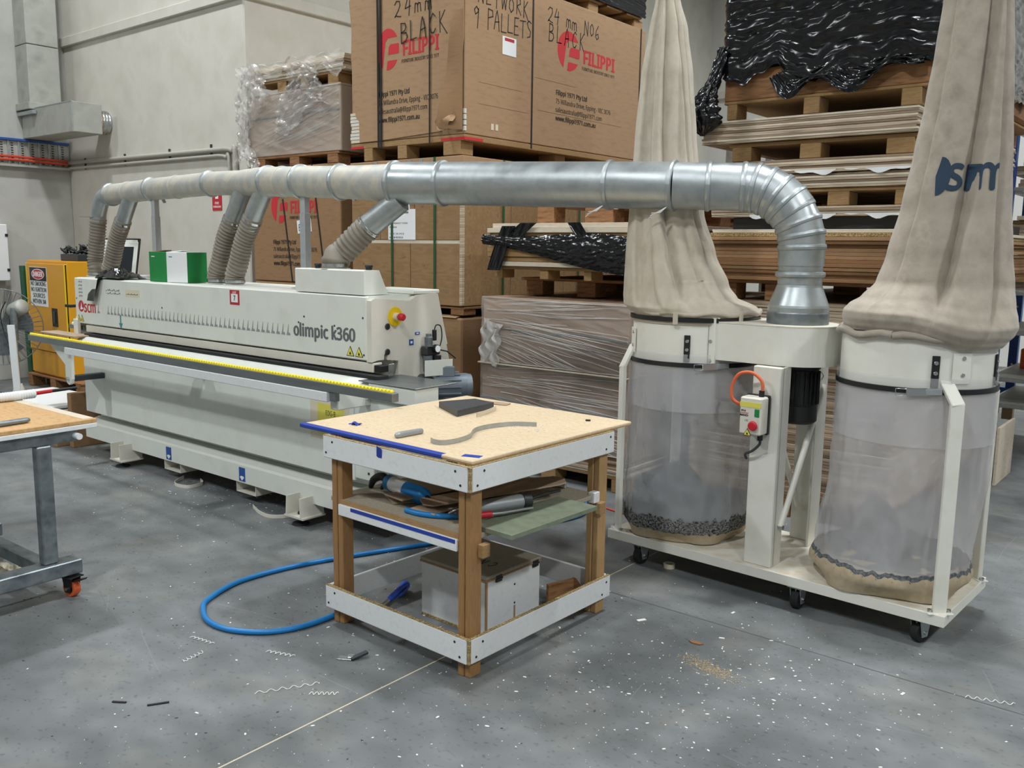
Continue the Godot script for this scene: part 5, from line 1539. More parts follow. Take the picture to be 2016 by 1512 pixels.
# ---------------------------------------------------------------- work table and what is on it
const TT := -1.06
func work_table() -> void:
	# local axes: origin on the floor under the near corner post's outer edge; x runs along the front, z towards the aisle
	var t := thing("work_table", "small wooden work table with pale chipboard top edged in blue tape", "table", Vector3(-2.045, 0, -2.265), TT)
	# top: x from -0.955 to 0, z from -1.03 to -0.03 about
	BX(t, "table_top", M.osb, -.975, .01, .799, .812, -1.03, -.012, .003)
	BX(t, "top_underside", M.osb_orange, -.972, .007, .795, .799, -1.027, -.015, .001)
	var tp := BX(t, "blue_tape", M.blue_tape, -.98, -.14, .7965, .8128, -.0105, -.04, .003)
	plate(t, "tape_tail", M.blue_tape, [[-.014, .03], [.012, .02], [.006, -.03], [-.022, -.012]], Vector3(-.44, .772, .018), Vector3(8, 0, 0), .001)
	B(t, "tape_scrap", M.blue_tape, Vector3(-.045, .8126, -.07), Vector3(.07, .0012, .035), 0, Vector3(0, 20, 0))
	# legs
	for p in [[-.055, -.01, 0], [-.77, -.01, 1], [-.055, -.80, 2], [-.77, -.80, 3]]:
		var x: float = p[0]
		var z: float = p[1]
		BX(t, "leg", M.leg_wood if p[2] != 2 else M.leg_pine, x, x + .03, 0, .7945, z - .062, z, .003)
		BX(t, "leg", M.leg_pine if p[2] == 2 else M.leg_wood, x + .031, x + .06, 0, .7945, z - .062, z - .004, .003)
	# aprons: upper, and lower rails
	for a in [[.703, .7945, 0], [.065, .160, 1]]:
		var y0: float = a[0]
		var y1: float = a[1]
		BX(t, "apron", M.melamine, -.79, .012, y0, y1, .0, .016, .003)
		BX(t, "apron", M.melamine, .008, .024, y0, y1, -.88, -.0, .003)
		BX(t, "apron", M.melamine, -.79, .005, y0, y1, -.88, -.865, .003)
		BX(t, "apron", M.melamine, -.79, -.775, y0, y1, -.864, -.0, .003)
		for q in [[-.77, .0165], [-.73, .0165], [-.02, .0165], [-.045, .0165]]:
			disc(t, "screw", M.black, .005, .003, Vector3(q[0], (y0 if q[0] in [-.77, -.02] else y1) + (.022 if q[0] in [-.77, -.02] else -.022), q[1]), Vector3(90, 0, 0), 8)
		for z in [-.025, -.06, -.82, -.85]:
			disc(t, "screw", M.black, .005, .003, Vector3(.0245, y0 + (.022 if z in [-.025, -.82] else .07), z), Vector3(0, 0, 90), 8)
		BX(t, "raw_edge", M.chipboard, -.79, .02, y1 - .001, y1 + .0008, -.001, .0155, 0)
		BX(t, "raw_edge", M.chipboard, .0085, .0235, y1 - .001, y1 + .0008, -.88, -.001, 0)
		BX(t, "raw_edge", M.chipboard, .012, .0236, y0, y1, .0005, .012, .002)
	# middle shelf
	BX(t, "shelf", M.grey_board, -.79, .0, .515, .533, -.80, -.02, .002)
	BX(t, "shelf_edge", M.pine, -.72, -.055, .513, .534, -.02, -.012, .001)
	BX(t, "shelf_batten", M.melamine, -.72, -.055, .47, .515, -.012, .0, .002)
	BX(t, "blue_tape", M.blue_tape, -.64, -.06, .50, .514, .0, .002, 0)
	for z in [-.07, -.80]:
		BX(t, "shelf_cleat", M.pine, .005, .03, .45, .5, z - .02, z + .02, .002)
	BX(t, "shelf_block", M.melamine, -.02, .012, .5, .545, -.80, -.76, .002)
	var bd := thing("timber_board", "broken reddish board leaning behind the rear table leg", "board", Vector3(-2.16, .0, -3.02), 4)
	plate(bd, "board_face", M.hardwood, [[-.09, 0], [.17, 0], [.13, .05], [.09, .09], [.06, .13], [-.09, .13]], Vector3(0, 0, 0), Vector3(0, 70, 0), .016)

	# on the top
	var h := .8125
	var o := one("black_offcut", "dark grey board offcut lying flat on the table top", "offcut", prismm([Vector2(0, 0), Vector2(.225, -.118), Vector2(.203, .156), Vector2(.067, .177)].map(func(v): return Vector2(v.x, -v.y)), .028, Transform3D(Basis(Vector3.RIGHT, Vector3.BACK, Vector3.UP) , Vector3.ZERO)), M.black_board, Vector3(-2.862, h + .0142, -2.967))
	one("veneer_strip", "pale curved strip of veneer standing on edge beside the dark offcut", "strip", strip_mesh([Vector3(-2.568, 0, -2.90), Vector3(-2.575, 0, -2.95), Vector3(-2.6, 0, -3.04), Vector3(-2.625, 0, -3.10)], .02, .0016, Vector3(-2.58, 0, -3.0)), M.pale_board, Vector3(-2.58, h + .0105, -3.0))
	one("ply_offcut", "thin pinkish plywood offcut at the rear corner of the table top", "offcut", bxm(Vector3(.13, .005, .05), .001), M.hardboard, Vector3(-2.73, h + .003, -3.225), Vector3(0, 12, 0))
	var pen := thing("utility_knife", "grey metal utility knife lying on the table top", "knife", Vector3(-2.504, h, -2.425), 0)
	part(pen, "knife_handle", tubem(spline([Vector3(-.004, .011, .07), Vector3(-.002, .011, .05), Vector3(0, .011, 0), Vector3(.004, .011, -.05), Vector3(.006, .010, -.072)], 3), [.004, .008, .0105, .011, .011, .011, .011, .0108, .0105, .0105, .010, .009, .004].map(func(r): return r * 1.15), 12), M.light_metal)
	var ep := [Vector3(-2.358, 0, -2.40), Vector3(-2.32, 0, -2.385), Vector3(-2.285, 0, -2.40), Vector3(-2.275, 0, -2.47), Vector3(-2.295, 0, -2.555), Vector3(-2.345, 0, -2.63), Vector3(-2.365, 0, -2.69), Vector3(-2.362, 0, -2.77), Vector3(-2.325, 0, -2.86), Vector3(-2.245, 0, -2.915)]
	one("edging_strip", "wavy grey strip of edge banding standing on the table top", "edging strip", strip_mesh(ep, .019, .0022, Vector3(-2.32, 0, -2.65)), M.galv, Vector3(-2.32, h + .0098, -2.65))
	one("tape_ball", "small torn scrap of blue tape on the table top", "tape scrap", gridm(10, 8, func(u: float, v: float): return Vector3((u - .5) * .05, .004 + .008 * sin(u * 7) * sin(v * 5), (v - .5) * .035)), M.blue_tape, Vector3(-2.83, h, -2.433))
	one("black_clip", "tiny black clip on the table top by its far corner", "clip", bxm(Vector3(.022, .006, .012), .002), M.black, Vector3(-2.16, h + .0035, -3.17), Vector3(0, 30, 0))
	var st := ST()
	for k in 90:
		var p := Vector3(rng.randf_range(-2.95, -2.1), 0, rng.randf_range(-3.2, -2.33))
		if k > 40: p = Vector3(-2.26 + rng.randfn(0, .05), 0, -2.86 + rng.randfn(0, .05))
		cbox(st, p + Vector3(2.5, .0015, 2.8), Vector3(rng.randf_range(.003, .011), .0016, rng.randf_range(.0015, .004)), 0, Basis(Vector3.UP, rng.randf() * TAU))
	one("table_shavings", "scattered white shavings on the table top", "shavings", done(st), M.chip_white, Vector3(-2.5, h, -2.8), Vector3.ZERO, "", "stuff")

	# on the shelf
	var s := .5335
	for p in [[-2.45, -2.68, .62, .12, -8.0, .0], [-2.40, -2.74, .60, .11, 4.0, .007], [-2.36, -2.62, .55, .13, 22.0, .014], [-2.44, -2.78, .66, .1, -16.0, .021], [-2.5, -2.66, .58, .12, 12.0, .028]]:
		one("hardboard_offcut", "thin brown hardboard offcut in the loose heap on the table shelf", "offcut", bxm(Vector3(p[3], .006, p[2]), .001), M.hardboard, Vector3(p[0], s + .0035 + p[5], p[1]), Vector3(0, p[4] - 20, 0), "hardboard offcuts on the table shelf")
	one("hardboard_offcut", "broken hardboard offcut propped on the grease gun", "offcut", prismm([Vector2(-.3, -.06), Vector2(.28, -.055), Vector2(.31, -.01), Vector2(.29, .05), Vector2(.25, .065), Vector2(-.28, .06), Vector2(-.31, .02)], .006, Transform3D(Basis(Vector3.RIGHT, Vector3.BACK, Vector3.UP), Vector3.ZERO)), M.hardboard, Vector3(-2.25, s + .055, -2.66), Vector3(0, 62, 4))
	var gb := one("green_board", "grey green painted board lying across the table shelf, sticking out", "board", prismm([Vector2(-.255, -.10), Vector2(.255, -.10), Vector2(.255, .10), Vector2(-.255, .10)], .016, Transform3D(Basis(Vector3.RIGHT, Vector3.BACK, Vector3.UP), Vector3.ZERO)), M.green_board, Vector3(-2.005, s + .0082, -2.612), Vector3(0, 88, 0))
	var cg := thing("sealant_gun", "blue sausage sealant gun with black trigger on the table shelf", "sealant gun", Vector3(-2.56, s, -2.47), -8)
	part(cg, "barrel", tubem([Vector3(-.10, .045, 0), Vector3(.0, .042, 0)], .032, 20), M.white_paper)
	part(cg, "barrel_sleeve", tubem([Vector3(-.13, .046, 0), Vector3(-.1, .045, 0)], .034, 20), M.blue_plastic).material_override = M.blue_hose
	part(cg, "front_cap", tubem([Vector3(.0, .042, 0), Vector3(.02, .041, 0), Vector3(.10, .036, 0), Vector3(.125, .034, 0), Vector3(.13, .034, 0)], [.034, .036, .036, .03, .012], 20), M.blue_hose)
	part(cg, "nozzle", tubem([Vector3(.13, .034, 0), Vector3(.17, .03, 0)], [.012, .006], 12), M.dark_steel)
	part(cg, "grip", tubem(spline([Vector3(-.13, .05, 0), Vector3(-.18, .06, .0), Vector3(-.225, .04, .01), Vector3(-.245, .0, .015)], 5), [.014, .016, .017, .018, .018, .018, .018, .017, .017, .016, .016, .015, .014, .012, .011, .008], 12), M.black)
	part(cg, "trigger", tubem(spline([Vector3(-.135, .035, .0), Vector3(-.16, .025, .01), Vector3(-.165, .01, .012)], 4), .008, 8), M.dark_steel)
	var gg := thing("grease_gun", "steel grease gun with red and silver lever on the table shelf", "grease gun", Vector3(-2.135, s + .017, -2.52), 72)
	part(gg, "barrel", tubem([Vector3(-.11, .03, 0), Vector3(.12, .03, 0)], .028, 20), M.light_metal)
	part(gg, "end_cap", tubem([Vector3(.12, .03, 0), Vector3(.155, .03, 0)], .032, 20), M.tan_wrap).material_override = M.dark_steel
	part(gg, "head", bxm(Vector3(.05, .05, .05), .01), M.dark_steel, Vector3(-.135, .03, 0))
	part(gg, "lever", tubem([Vector3(-.13, .02, .05), Vector3(0, .015, .055), Vector3(.14, .014, .05)], [.009, .008, .006], 10), M.chrome)
	part(gg, "lever_grip", tubem([Vector3(-.13, .02, .05), Vector3(-.05, .018, .055)], .013, 12), M.red)
	part(gg, "delivery_tube", tubem([Vector3(.155, .03, 0), Vector3(.24, .035, -.02), Vector3(.34, .03, -.05)], .006, 8), M.dark_steel)
	part(gg, "wire_hook", tubem(spline([Vector3(-.15, .04, 0), Vector3(-.18, .05, .03), Vector3(-.2, .03, .0), Vector3(-.17, .02, -.02)], 4), .003, 6), M.chrome)
	one("hose_offcut", "short length of blue air hose on the table shelf", "hose", tubem(spline([Vector3(-.1, .011, -.02), Vector3(-.03, .011, .01), Vector3(.05, .011, .015), Vector3(.12, .011, 0)], 6), .011, 12), M.blue_hose, Vector3(-2.33, s, -2.36), Vector3(0, 25, 0))
	one("white_dowel", "thin white dowel lying along the rear of the table shelf", "dowel", tubem([Vector3(-.3, .0095, 0), Vector3(.2, .0095, 0)], .009, 10), M.white_plastic, Vector3(-2.38, s, -3.035), Vector3(0, 2, 0))
	one("funnel", "white plastic funnel upside down at the rear of the shelf", "funnel", lathem([Vector2(.06, 0), Vector2(.055, .012), Vector2(.015, .07), Vector2(.01, .12), Vector2(.006, .12)], 24), M.white_plastic, Vector3(-2.72, s, -2.9))

	# under the table
	var b := thing("wooden_box", "white hinged wooden box with grey lid under the work table", "box", Vector3(-2.40, 0, -2.745), TT)
	BX(b, "box_body", M.melamine, -.185, .185, .01, .235, -.17, .17, .002)
	BX(b, "box_floor", M.chipboard, -.187, .187, .0, .012, -.172, .172, .001)
	var lid := BX(b, "box_lid", M.grey_board, -.19, .19, .243, .258, -.175, .175, .003)
	BX(b, "lid_edge", M.mdf, -.1905, .1905, .236, .243, -.1755, .1755, .001)
	for z in [.10, -.135]:
		var hg := BX(b, "hinge", M.dark_steel, .186, .193, .222, .25, z - .018, z + .018, .001)
		sub(hg, "hinge_pin", cyl(.004, .036, 8), M.dark_steel, Vector3(.004, 0, 0), Vector3(90, 0, 0))
	BX(b, "slot", M.mdf, .1845, .1858, .01, .09, -.01, .0, 0)
	BX(b, "joint_edge", M.mdf, .178, .1862, .01, .235, .162, .1715, .001)
	for p in [[.1, -.005], [.18, -.005]]:
		disc(b, "screw_hole", M.black, .005, .002, Vector3(.1852, p[0], p[1]), Vector3(0, 0, 90), 8)
	hand(b, "lid_letter", "CNC", M.marker, Vector3(.12, .2585, .02), .05, .05, .003, Vector3(-90, 180, 0))
	var ag := thing("air_blow_gun", "blue air blow gun lying on the floor under the work table", "air gun", Vector3(-2.80, .0, -2.64), 20)
	part(ag, "gun_body", tubem(spline([Vector3(0, .02, .10), Vector3(0, .022, .05), Vector3(.0, .024, -.01), Vector3(.0, .026, -.06), Vector3(.0, .03, -.09)], 4), [.011, .012, .013, .014, .015, .015, .015, .016, .017, .018, .018, .02, .021, .022, .022, .02, .014], 14), M.blue_plastic)
	part(ag, "gun_trigger", tubem(spline([Vector3(.018, .03, -.07), Vector3(.03, .028, -.02), Vector3(.028, .024, .04)], 5), .006, 8), M.blue_plastic)
	part(ag, "gun_coupling", tubem([Vector3(0, .02, .10), Vector3(0, .018, .17)], .013, 14), M.chrome)
	# blue air hose: loop on the floor from the gun, round and off under the collector side
	var hp := [[-2.86, -2.48], [-2.835, -2.32], [-2.847, -2.137], [-2.915, -2.014], [-3.043, -1.935], [-3.178, -1.928], [-3.301, -1.981], [-3.382, -2.056], [-3.463, -2.264], [-3.447, -2.507], [-3.379, -2.746], [-3.276, -3.008], [-3.17, -3.272], [-3.08, -3.6], [-2.98, -3.9], [-2.9, -4.05], [-2.9, -4.25], [-3.07, -4.487], [-3.25, -4.567], [-3.42, -4.55]]
	one("air_hose", "blue air hose looping over the floor beside the work table", "hose", tubem(spline(hp.map(func(p): return Vector3(p[0] + 3.1, .012, p[1] + 2.9)), 8), .0115, 14), M.blue_hose, Vector3(-3.1, 0, -2.9))
	one("red_cord", "thin orange red cord on the floor running behind the dust collector", "cord", tubem(spline([Vector3(-.26, .031, -.03), Vector3(-.14, .008, -.01), Vector3(-.08, .006, 0), Vector3(.1, .006, .03), Vector3(.5, .006, .05)], 5), .006, 8), M.red_cord, Vector3(-2.83, 0, -4.43))

func strip_mesh(pts: Array, h: float, th: float, o: Vector3) -> ArrayMesh:
	var p := spline(pts, 6)
	var st := ST(true)
	var L := []
	for i in p.size():
		var d: Vector3 = (p[mini(i + 1, p.size() - 1)] - p[maxi(i - 1, 0)]).normalized()
		var n := Vector3(-d.z, 0, d.x) * th / 2
		var c: Vector3 = p[i] - o
		L.append([c + n + Vector3(0, h / 2, 0), c - n + Vector3(0, h / 2, 0), c - n - Vector3(0, h / 2, 0), c + n - Vector3(0, h / 2, 0)])
	for i in L.size() - 1:
		for k in 4:
			st.set_smooth_group(k)
			quad(st, L[i][k], L[i][(k + 1) % 4], L[i + 1][(k + 1) % 4], L[i + 1][k])
	return done(st)

# ---------------------------------------------------------------- bench and corner at the infeed end
func left_corner() -> void:
	var t := thing("steel_bench", "galvanised steel bench on orange wheels with a worn plywood top", "bench", Vector3(-3.887, 0, -1.852), 1.5)
	BX(t, "bench_top", M.osb_orange, -.9, 0, .762, .782, 0, 1.8, .003)
	BX(t, "top_lipping", M.melamine, -.9, .002, .742, .762, 0, 1.8, .002)
	BX(t, "worn_edge", M.pale_board, -.9, -.02, .7815, .7828, .004, .05, 0)
	BX(t, "frame_rail", M.zinc_tube, -.06, -.02, .69, .741, .08, 1.7, .003)
	BX(t, "frame_rail", M.zinc_tube, -.84, -.8, .69, .741, .08, 1.7, .003)
	BX(t, "frame_rail", M.zinc_tube, -.8, -.06, .69, .741, .1, .15, .003)
	for p in [[-.055, .2], [-.055, 1.5], [-.8, .2], [-.8, 1.5]]:
		BX(t, "leg", M.zinc_tube, p[0], p[0] + .05, .168, .69, p[1], p[1] + .062, .005)
	BX(t, "foot_rail", M.zinc_tube, -.07, .02, .105, .168, .11, 1.7, .004)
	BX(t, "foot_rail", M.zinc_tube, -.85, -.78, .105, .168, .11, 1.7, .004)
	BX(t, "cross_rail", M.zinc_tube, -.78, -.07, .105, .165, .2, .26, .004)
	for p in [[-.01, .15, 12.0], [-.76, .16, 150.0], [-.01, 1.55, 20.0], [-.76, 1.55, 60.0]]:
		castor(t, "castor", Vector3(p[0], 0, p[1]), .04, .032, p[2], M.orange_wheel, M.black, M.dark_steel)
	part(t, "brake_pedal", bxm(Vector3(.07, .006, .03), .002), M.black, Vector3(.045, .085, .14), Vector3(0, 10, 18))
	part(t, "bolt_stub", tubem([Vector3(-.02, .715, .09), Vector3(.02, .715, .09)], .014, 10), M.white_plastic)
	one("vacuum_hose", "white ribbed vacuum hose lying across the steel bench", "hose", ribbed([Vector3(0, 0, 0), Vector3(.01, 0, .15), Vector3(.0, 0, .7)], .02, .012, .003), M.white_plastic, Vector3(-4.608, .806, -1.893))
	var hd := thing("hose_wand", "red and black handle of the vacuum hose beyond the steel bench", "handle", Vector3(-4.608, .806, -1.893), 0)
	part(hd, "red_sleeve", tubem([Vector3(0, 0, 0), Vector3(-.021, 0, -.09)], .0095, 14), M.red)
	part(hd, "black_nozzle", tubem([Vector3(-.021, 0, -.09), Vector3(-.014, 0.004, -.215)], [.0085, .007], 14), M.black)
	var pen := thing("grey_marker", "grey marker pen lying on the steel bench", "pen", Vector3(-3.99, .783, -1.60), 14)
	part(pen, "pen_body", tubem([Vector3(0, .012, 0), Vector3(-.02, .012, .16)], .012, 12), M.zinc_tube)
	part(pen, "pen_tip", tubem([Vector3(0, .012, 0), Vector3(.002, .012, -.012)], [.012, .007], 12), M.zinc_tube)
	var no := noise(170, 4.0, 3)
	one("dirty_rag", "crumpled pale rag on the floor under the steel bench", "rag", gridm(24, 16, func(u: float, v: float):
		var e: float = (1 - pow(absf(u - .5) * 2, 4)) * (1 - pow(absf(v - .5) * 2, 4))
		return Vector3((u - .5) * .34, .004 + e * absf(.025 + no.get_noise_2d(u * 2, v * 2) * .05), (v - .5) * .16)), M.cream_tape, Vector3(-4.35, 0, -1.62), Vector3(0, 20, 0))

	# white panels stacked behind the bench, by the machine's infeed end
	for k in 7:
		var o := thing("melamine_board", ("white panel with a blue tape strip" if k % 2 else "plain white panel") + " in the low stack by the machine's infeed end", "panel", Vector3(-7.41 + rng.randf_range(-.03, .03), .10 + k * .032, -3.2 + rng.randf_range(-.02, .02)), rng.randf_range(-4, 4), "white panels by the infeed end")
		B(o, "panel_board", M.melamine if k % 3 else M.white_plastic, Vector3(0, .011, 0), Vector3(.95, .02, .5), .002)
		if k % 2: B(o, "blue_strip", M.blue_tape, Vector3(.15 - k * .06, .011, .2505), Vector3(.07, .021, .002), 0)
	pallet("low pallet under the white panels", -7.8, -6.9, -2.98, -3.4, 0, .098, [[-7.78, -7.7], [-7.4, -7.3], [-7.0, -6.92]], M.pine, "")
	t = thing("flat_carton", "folded brown carton standing on edge at the machine's infeed end", "carton", Vector3(-6.83, 0, -3.2), 0)
	B(t, "carton_panel", M.card_dark, Vector3(0, .21, 0), Vector3(.06, .42, .3), .004)
	one("brown_carton", "low brown carton on the floor under the machine's infeed end", "carton", bxm(Vector3(.34, .09, .2), .004), M.card_dark, Vector3(-6.88, .046, -3.53), Vector3(0, 0, 0))
	# yellow safety cabinet on a pallet
	pallet("dark pallet under the yellow safety cabinet", -10.25, -9.0, -4.15, -4.66, 0, .14, [[-10.23, -10.13], [-9.7, -9.58], [-9.12, -9.02]], M.hardwood, "")
	var c := thing("safety_cabinet", "yellow flammables cabinet with a danger sign, in the room corner", "cabinet", Vector3(-9.62, .14, -4.41), -2)
	BX(c, "cabinet_body", M.cab_yellow, -.58, .42, 0, 1.22, -.24, .22, .008)
	var dr := BX(c, "door", M.cab_yellow, -.57, .41, .27, 1.19, .22, .245, .006)
	sub(dr, "door_edge", bxm(Vector3(.02, .92, .03), .004), M.yellow, Vector3(-.48, 0, 0))
	sub(dr, "door_edge", bxm(Vector3(.02, .92, .03), .004), M.yellow, Vector3(.48, 0, 0))
	var hn := sub(dr, "handle_cup", bxm(Vector3(.13, .19, .014), .02), M.black, Vector3(.2, -.09, .012))
	sub(hn, "handle_lever", bxm(Vector3(.05, .12, .012), .005), M.dark_steel, Vector3(.0, 0, .008))
	BX(c, "sump_panel", M.cab_yellow, -.57, .41, .02, .262, .22, .238, .006)
	var sg := BX(c, "danger_sign", M.white_paper, -.47, -.03, .74, 1.15, .2455, .248, 0)
	off = Vector3.ZERO
	sub(sg, "sign_band", bxm(Vector3(.43, .14, .002), 0), M.black, Vector3(0, .13, .001))
	var ov := sub(sg, "sign_oval", cyl(.1, .002, 32), M.white_paper, Vector3(0, .13, .002), Vector3(90, 0, 0))
	ov.scale = Vector3(1.65, 1, .56)
	ov = sub(sg, "sign_oval", cyl(.092, .002, 32), M.red, Vector3(0, .13, .003), Vector3(90, 0, 0))
	ov.scale = Vector3(1.65, 1, .53)
	write(sg, "sign_text", "DANGER", M.white_paper, Vector3(0, .13, .0042), .25, .05, 0, 800)
	var ln := ["NO SMOKING", "NO IGNITION", "SOURCES", "WITHIN 3M"]
	for i in 4:
		write(sg, "sign_text", ln[i], M.black, Vector3(0, .03 - i * .062, .0016), [.39, .39, .31, .34][i], .044, 0, 700)
	# junk tray on the cabinet
	var tr := thing("scrap_tray", "tray of tangled dark metal scrap on the yellow cabinet", "tray", Vector3(-9.42, 1.361, -4.45), -2)
	B(tr, "tray", M.dark_steel, Vector3(0, .035, 0), Vector3(.42, .07, .3), .006)
	var st := ST(true)
	for k in 34:
		var p := Vector3(rng.randf_range(-.2, .2), .08, rng.randf_range(-.13, .13))
		var q := p + Vector3(rng.randf_range(-.1, .1), rng.randf_range(.0, .07), rng.randf_range(-.08, .08))
		var r := q + Vector3(rng.randf_range(-.06, .06), rng.randf_range(-.04, .03), rng.randf_range(-.06, .06))
		tube(st, [p, q, r], rng.randf_range(.006, .014), 6)
	var sp := part(tr, "metal_scrap", done(st), M.dark_steel)
	sp.set_meta("kind", "stuff")
	# pedestal fan
	var f := thing("pedestal_fan", "dusty grey pedestal fan with a round wire guard", "fan", Vector3(-9.448, 0, -3.735), 0)
	for a in [0.0, 90.0]:
		B(f, "foot", M.zinc_tube, Vector3(0, .04, 0), Vector3(.62, .035, .045), .01, Vector3(0, a + 20, 0))
	part(f, "foot_hub", lathem([Vector2(0, .14), Vector2(.035, .14), Vector2(.06, .06), Vector2(.07, .02), Vector2(0, .02)], 20), M.mach_beige)
	part(f, "pole", tubem([Vector3(0, .1, 0), Vector3(0, .62, 0)], .02, 14), M.chrome)
	part(f, "neck", tubem([Vector3(0, .58, 0), Vector3(0, .82, 0), Vector3(.0, .9, 0)], [.03, .035, .028], 14), M.zinc_tube)
	var mo := part(f, "motor_housing", slathe([Vector2(0, .12), Vector2(.06, .115), Vector2(.075, .1), Vector2(.078, -.04), Vector2(.065, -.08), Vector2(0, -.085)], 24), M.galv_wall, Vector3(-.07, .88, -.06), Vector3(70, 100, 0))
	var gs := ST(true)
	for k in 44:
		var a := TAU * k / 44
		var w := []
		for i in 9:
			var b := PI * i / 8
			w.append(Vector3(cos(a) * .38 * sin(b) , -.075 * cos(b), sin(a) * .38 * sin(b)))
		tube(gs, w, .0022, 4, false)
	tube(gs, range(41).map(func(k): return Vector3(cos(TAU * k / 40) * .38, 0, sin(TAU * k / 40) * .38)), .005, 6, false)
	var gd := part(f, "wire_guard", done(gs), M.zinc_tube, Vector3(-.21, .70, .046), Vector3(90, 62, 0))
	for k in 3:
		sub(gd, "fan_blade", gridm(8, 6, func(u: float, v: float):
			var a: float = (u - .5) * 1.5
			var r: float = lerpf(.06, .29, v)
			return Vector3(sin(a) * r, .03 * (u - .5) * 2, cos(a) * r)), M.zinc_tube, Vector3.ZERO, Vector3(0, k * 120, 0))
	part(f, "fan_cable", tubem(spline([Vector3(.08, .97, .1), Vector3(.0, .85, .12), Vector3(-.02, .7, .1), Vector3(.06, .55, .08), Vector3(.02, .8, .05)], 6), .005, 6), M.black)
	one("white_bar", "narrow white board leaning upright in front of the pedestal fan", "board", bxm(Vector3(.07, .78, .018), .002), M.white_plastic, Vector3(-8.88, .392, -3.49), Vector3(0, 30, 2.0))
	one("green_pipe", "dark green pipe with pale end leaning beside the yellow cabinet", "pipe", tubem([Vector3(0, 0, 0), Vector3(-.12, 1.28, -.02)], .032, 12), M.dark_green, Vector3(-10.3, .01, -4.22))
	one("blue_tub", "blue plastic tub behind the steel bench", "tub", lathem([Vector2(0, 0), Vector2(.12, 0), Vector2(.15, .3), Vector2(.155, .31), Vector2(.14, .31), Vector2(.11, .02), Vector2(0, .02)], 28), M.blue_tape, Vector3(-8.0, 0, -2.78))

# ---------------------------------------------------------------- racks and things at the far right
func racks() -> void:
	# galvanised rack behind the piles
	var t := thing("steel_rack", "galvanised slotted steel rack standing behind the piles", "rack", Vector3(-3.9, 0, -8.1))
	for x in [-.06, 2.1]:
		for z in [0.0, -.9]:
			BX(t, "upright", M.galv, x - .035, x + .035, 0, 3.07, z - .03, z + .03, .004)
	for y in [.6, 1.5, 2.22, 2.95]:
		for z in [0.0, -.9]:
			BX(t, "beam", M.galv, 0, 2.1, y - .05, y, z - .02, z + .02, .003)
	part(t, "brace", tubem([Vector3(-.06, 2.2, 0), Vector3(-.06, 1.6, -.9)], .014, 8), M.galv)
	part(t, "brace", tubem([Vector3(-.03, 2.25, .0), Vector3(.35, 1.95, .0)], .014, 8), M.galv)
	for k in 3:
		one("rack_board", "dark board lying on the galvanised rack", "board", bxm(Vector3(1.6, .03, .7), .002), M.hardwood, Vector3(-2.75, 2.236 + k * .032, -8.5), Vector3(0, rng.randf_range(-3, 3), 0), "boards on the galvanised rack")
	# blue rack with offcuts
	t = thing("blue_rack", "tall blue wheeled rack loaded with timber offcuts, beyond the dust collector", "rack", Vector3(-1.48, 0, -8.22))
	for p in [[-.05, -.58], [.015, .57], [1.55, -.58], [1.55, .57]]:
		var o := BX(t, "post", M.blue_paint, p[0] - .035, p[0] + .035, .12, 3.6, p[1] - .035, p[1] + .035, .004)
		sub(o, "post_boot", bxm(Vector3(.085, .10, .085), .004), M.tan_wrap, Vector3(0, -1.69, 0))
		for k in 12: sub(o, "slot_bolt", cyl(.01, .074, 8), M.chrome, Vector3(0, -1.5 + k * .25, 0), Vector3(90, 0, 0))
	for y in [.42, .62, .98, 1.28, 1.65, 2.05, 2.5]:
		BX(t, "shelf_beam", M.galv, -.03, 1.55, y - .03, y, -.6, -.56, .003)
		BX(t, "shelf_beam", M.galv, .03, 1.55, y - .03, y, .55, .59, .003)
		BX(t, "shelf_beam", M.galv, -.02, .02, y - .03, y, -.55, .55, .003)
	for y in [.42, .62, .98]:
		BX(t, "shelf_panel", M.galv_wall, 0, 1.52, y, y + .006, -.58, .57, .001)
	plate(t, "gusset", M.blue_paint, [[-.2, .22], [.02, .22], [.02, .04]], Vector3(-.08, .18, -.55), Vector3.ZERO, .03)
	BX(t, "yellow_guard", M.yellow, -.17, -.12, .16, .32, -.59, -.53, .004)
	castor(t, "castor", Vector3(-.17, 0, -.54), .062, .04, 60, M.rubber, M.chrome, M.dark_steel)
	castor(t, "castor", Vector3(1.4, 0, -.5), .062, .04, 60, M.rubber, M.chrome, M.dark_steel)
	var g := 0
	for y in [1.282, 1.652, 2.052, 2.502]:
		for k in 6:
			g += 1
			one("timber_offcut", ["pale pine", "striped plywood", "thin brown", "yellow pine"][g % 4] + " offcut lying in the blue wheeled rack", "offcut", bxm(Vector3(1.45 + rng.randf_range(-.05, .05), .03, 1.0), .002), [M.pale_board, M.ply_edge, M.hardboard, M.pine][g % 4], Vector3(-.69 + rng.randf_range(-.03, .03), y + .016 + k * .032, -8.23 + rng.randf_range(-.03, .03)), Vector3(0, rng.randf_range(-1, 1), 0), "timber offcuts in the blue rack")
	one("orange_crate", "small orange crate on the low shelf of the blue wheeled rack", "crate", bxm(Vector3(.3, .16, .3), .006), M.orange_wheel, Vector3(-1.25, .7065, -8.5))
	one("plywood_offcut", "pale plywood panel standing low beyond the dust collector", "panel", bxm(Vector3(.02, .4, .5), .002), M.pale_board, Vector3(-1.2, .2, -6.9))

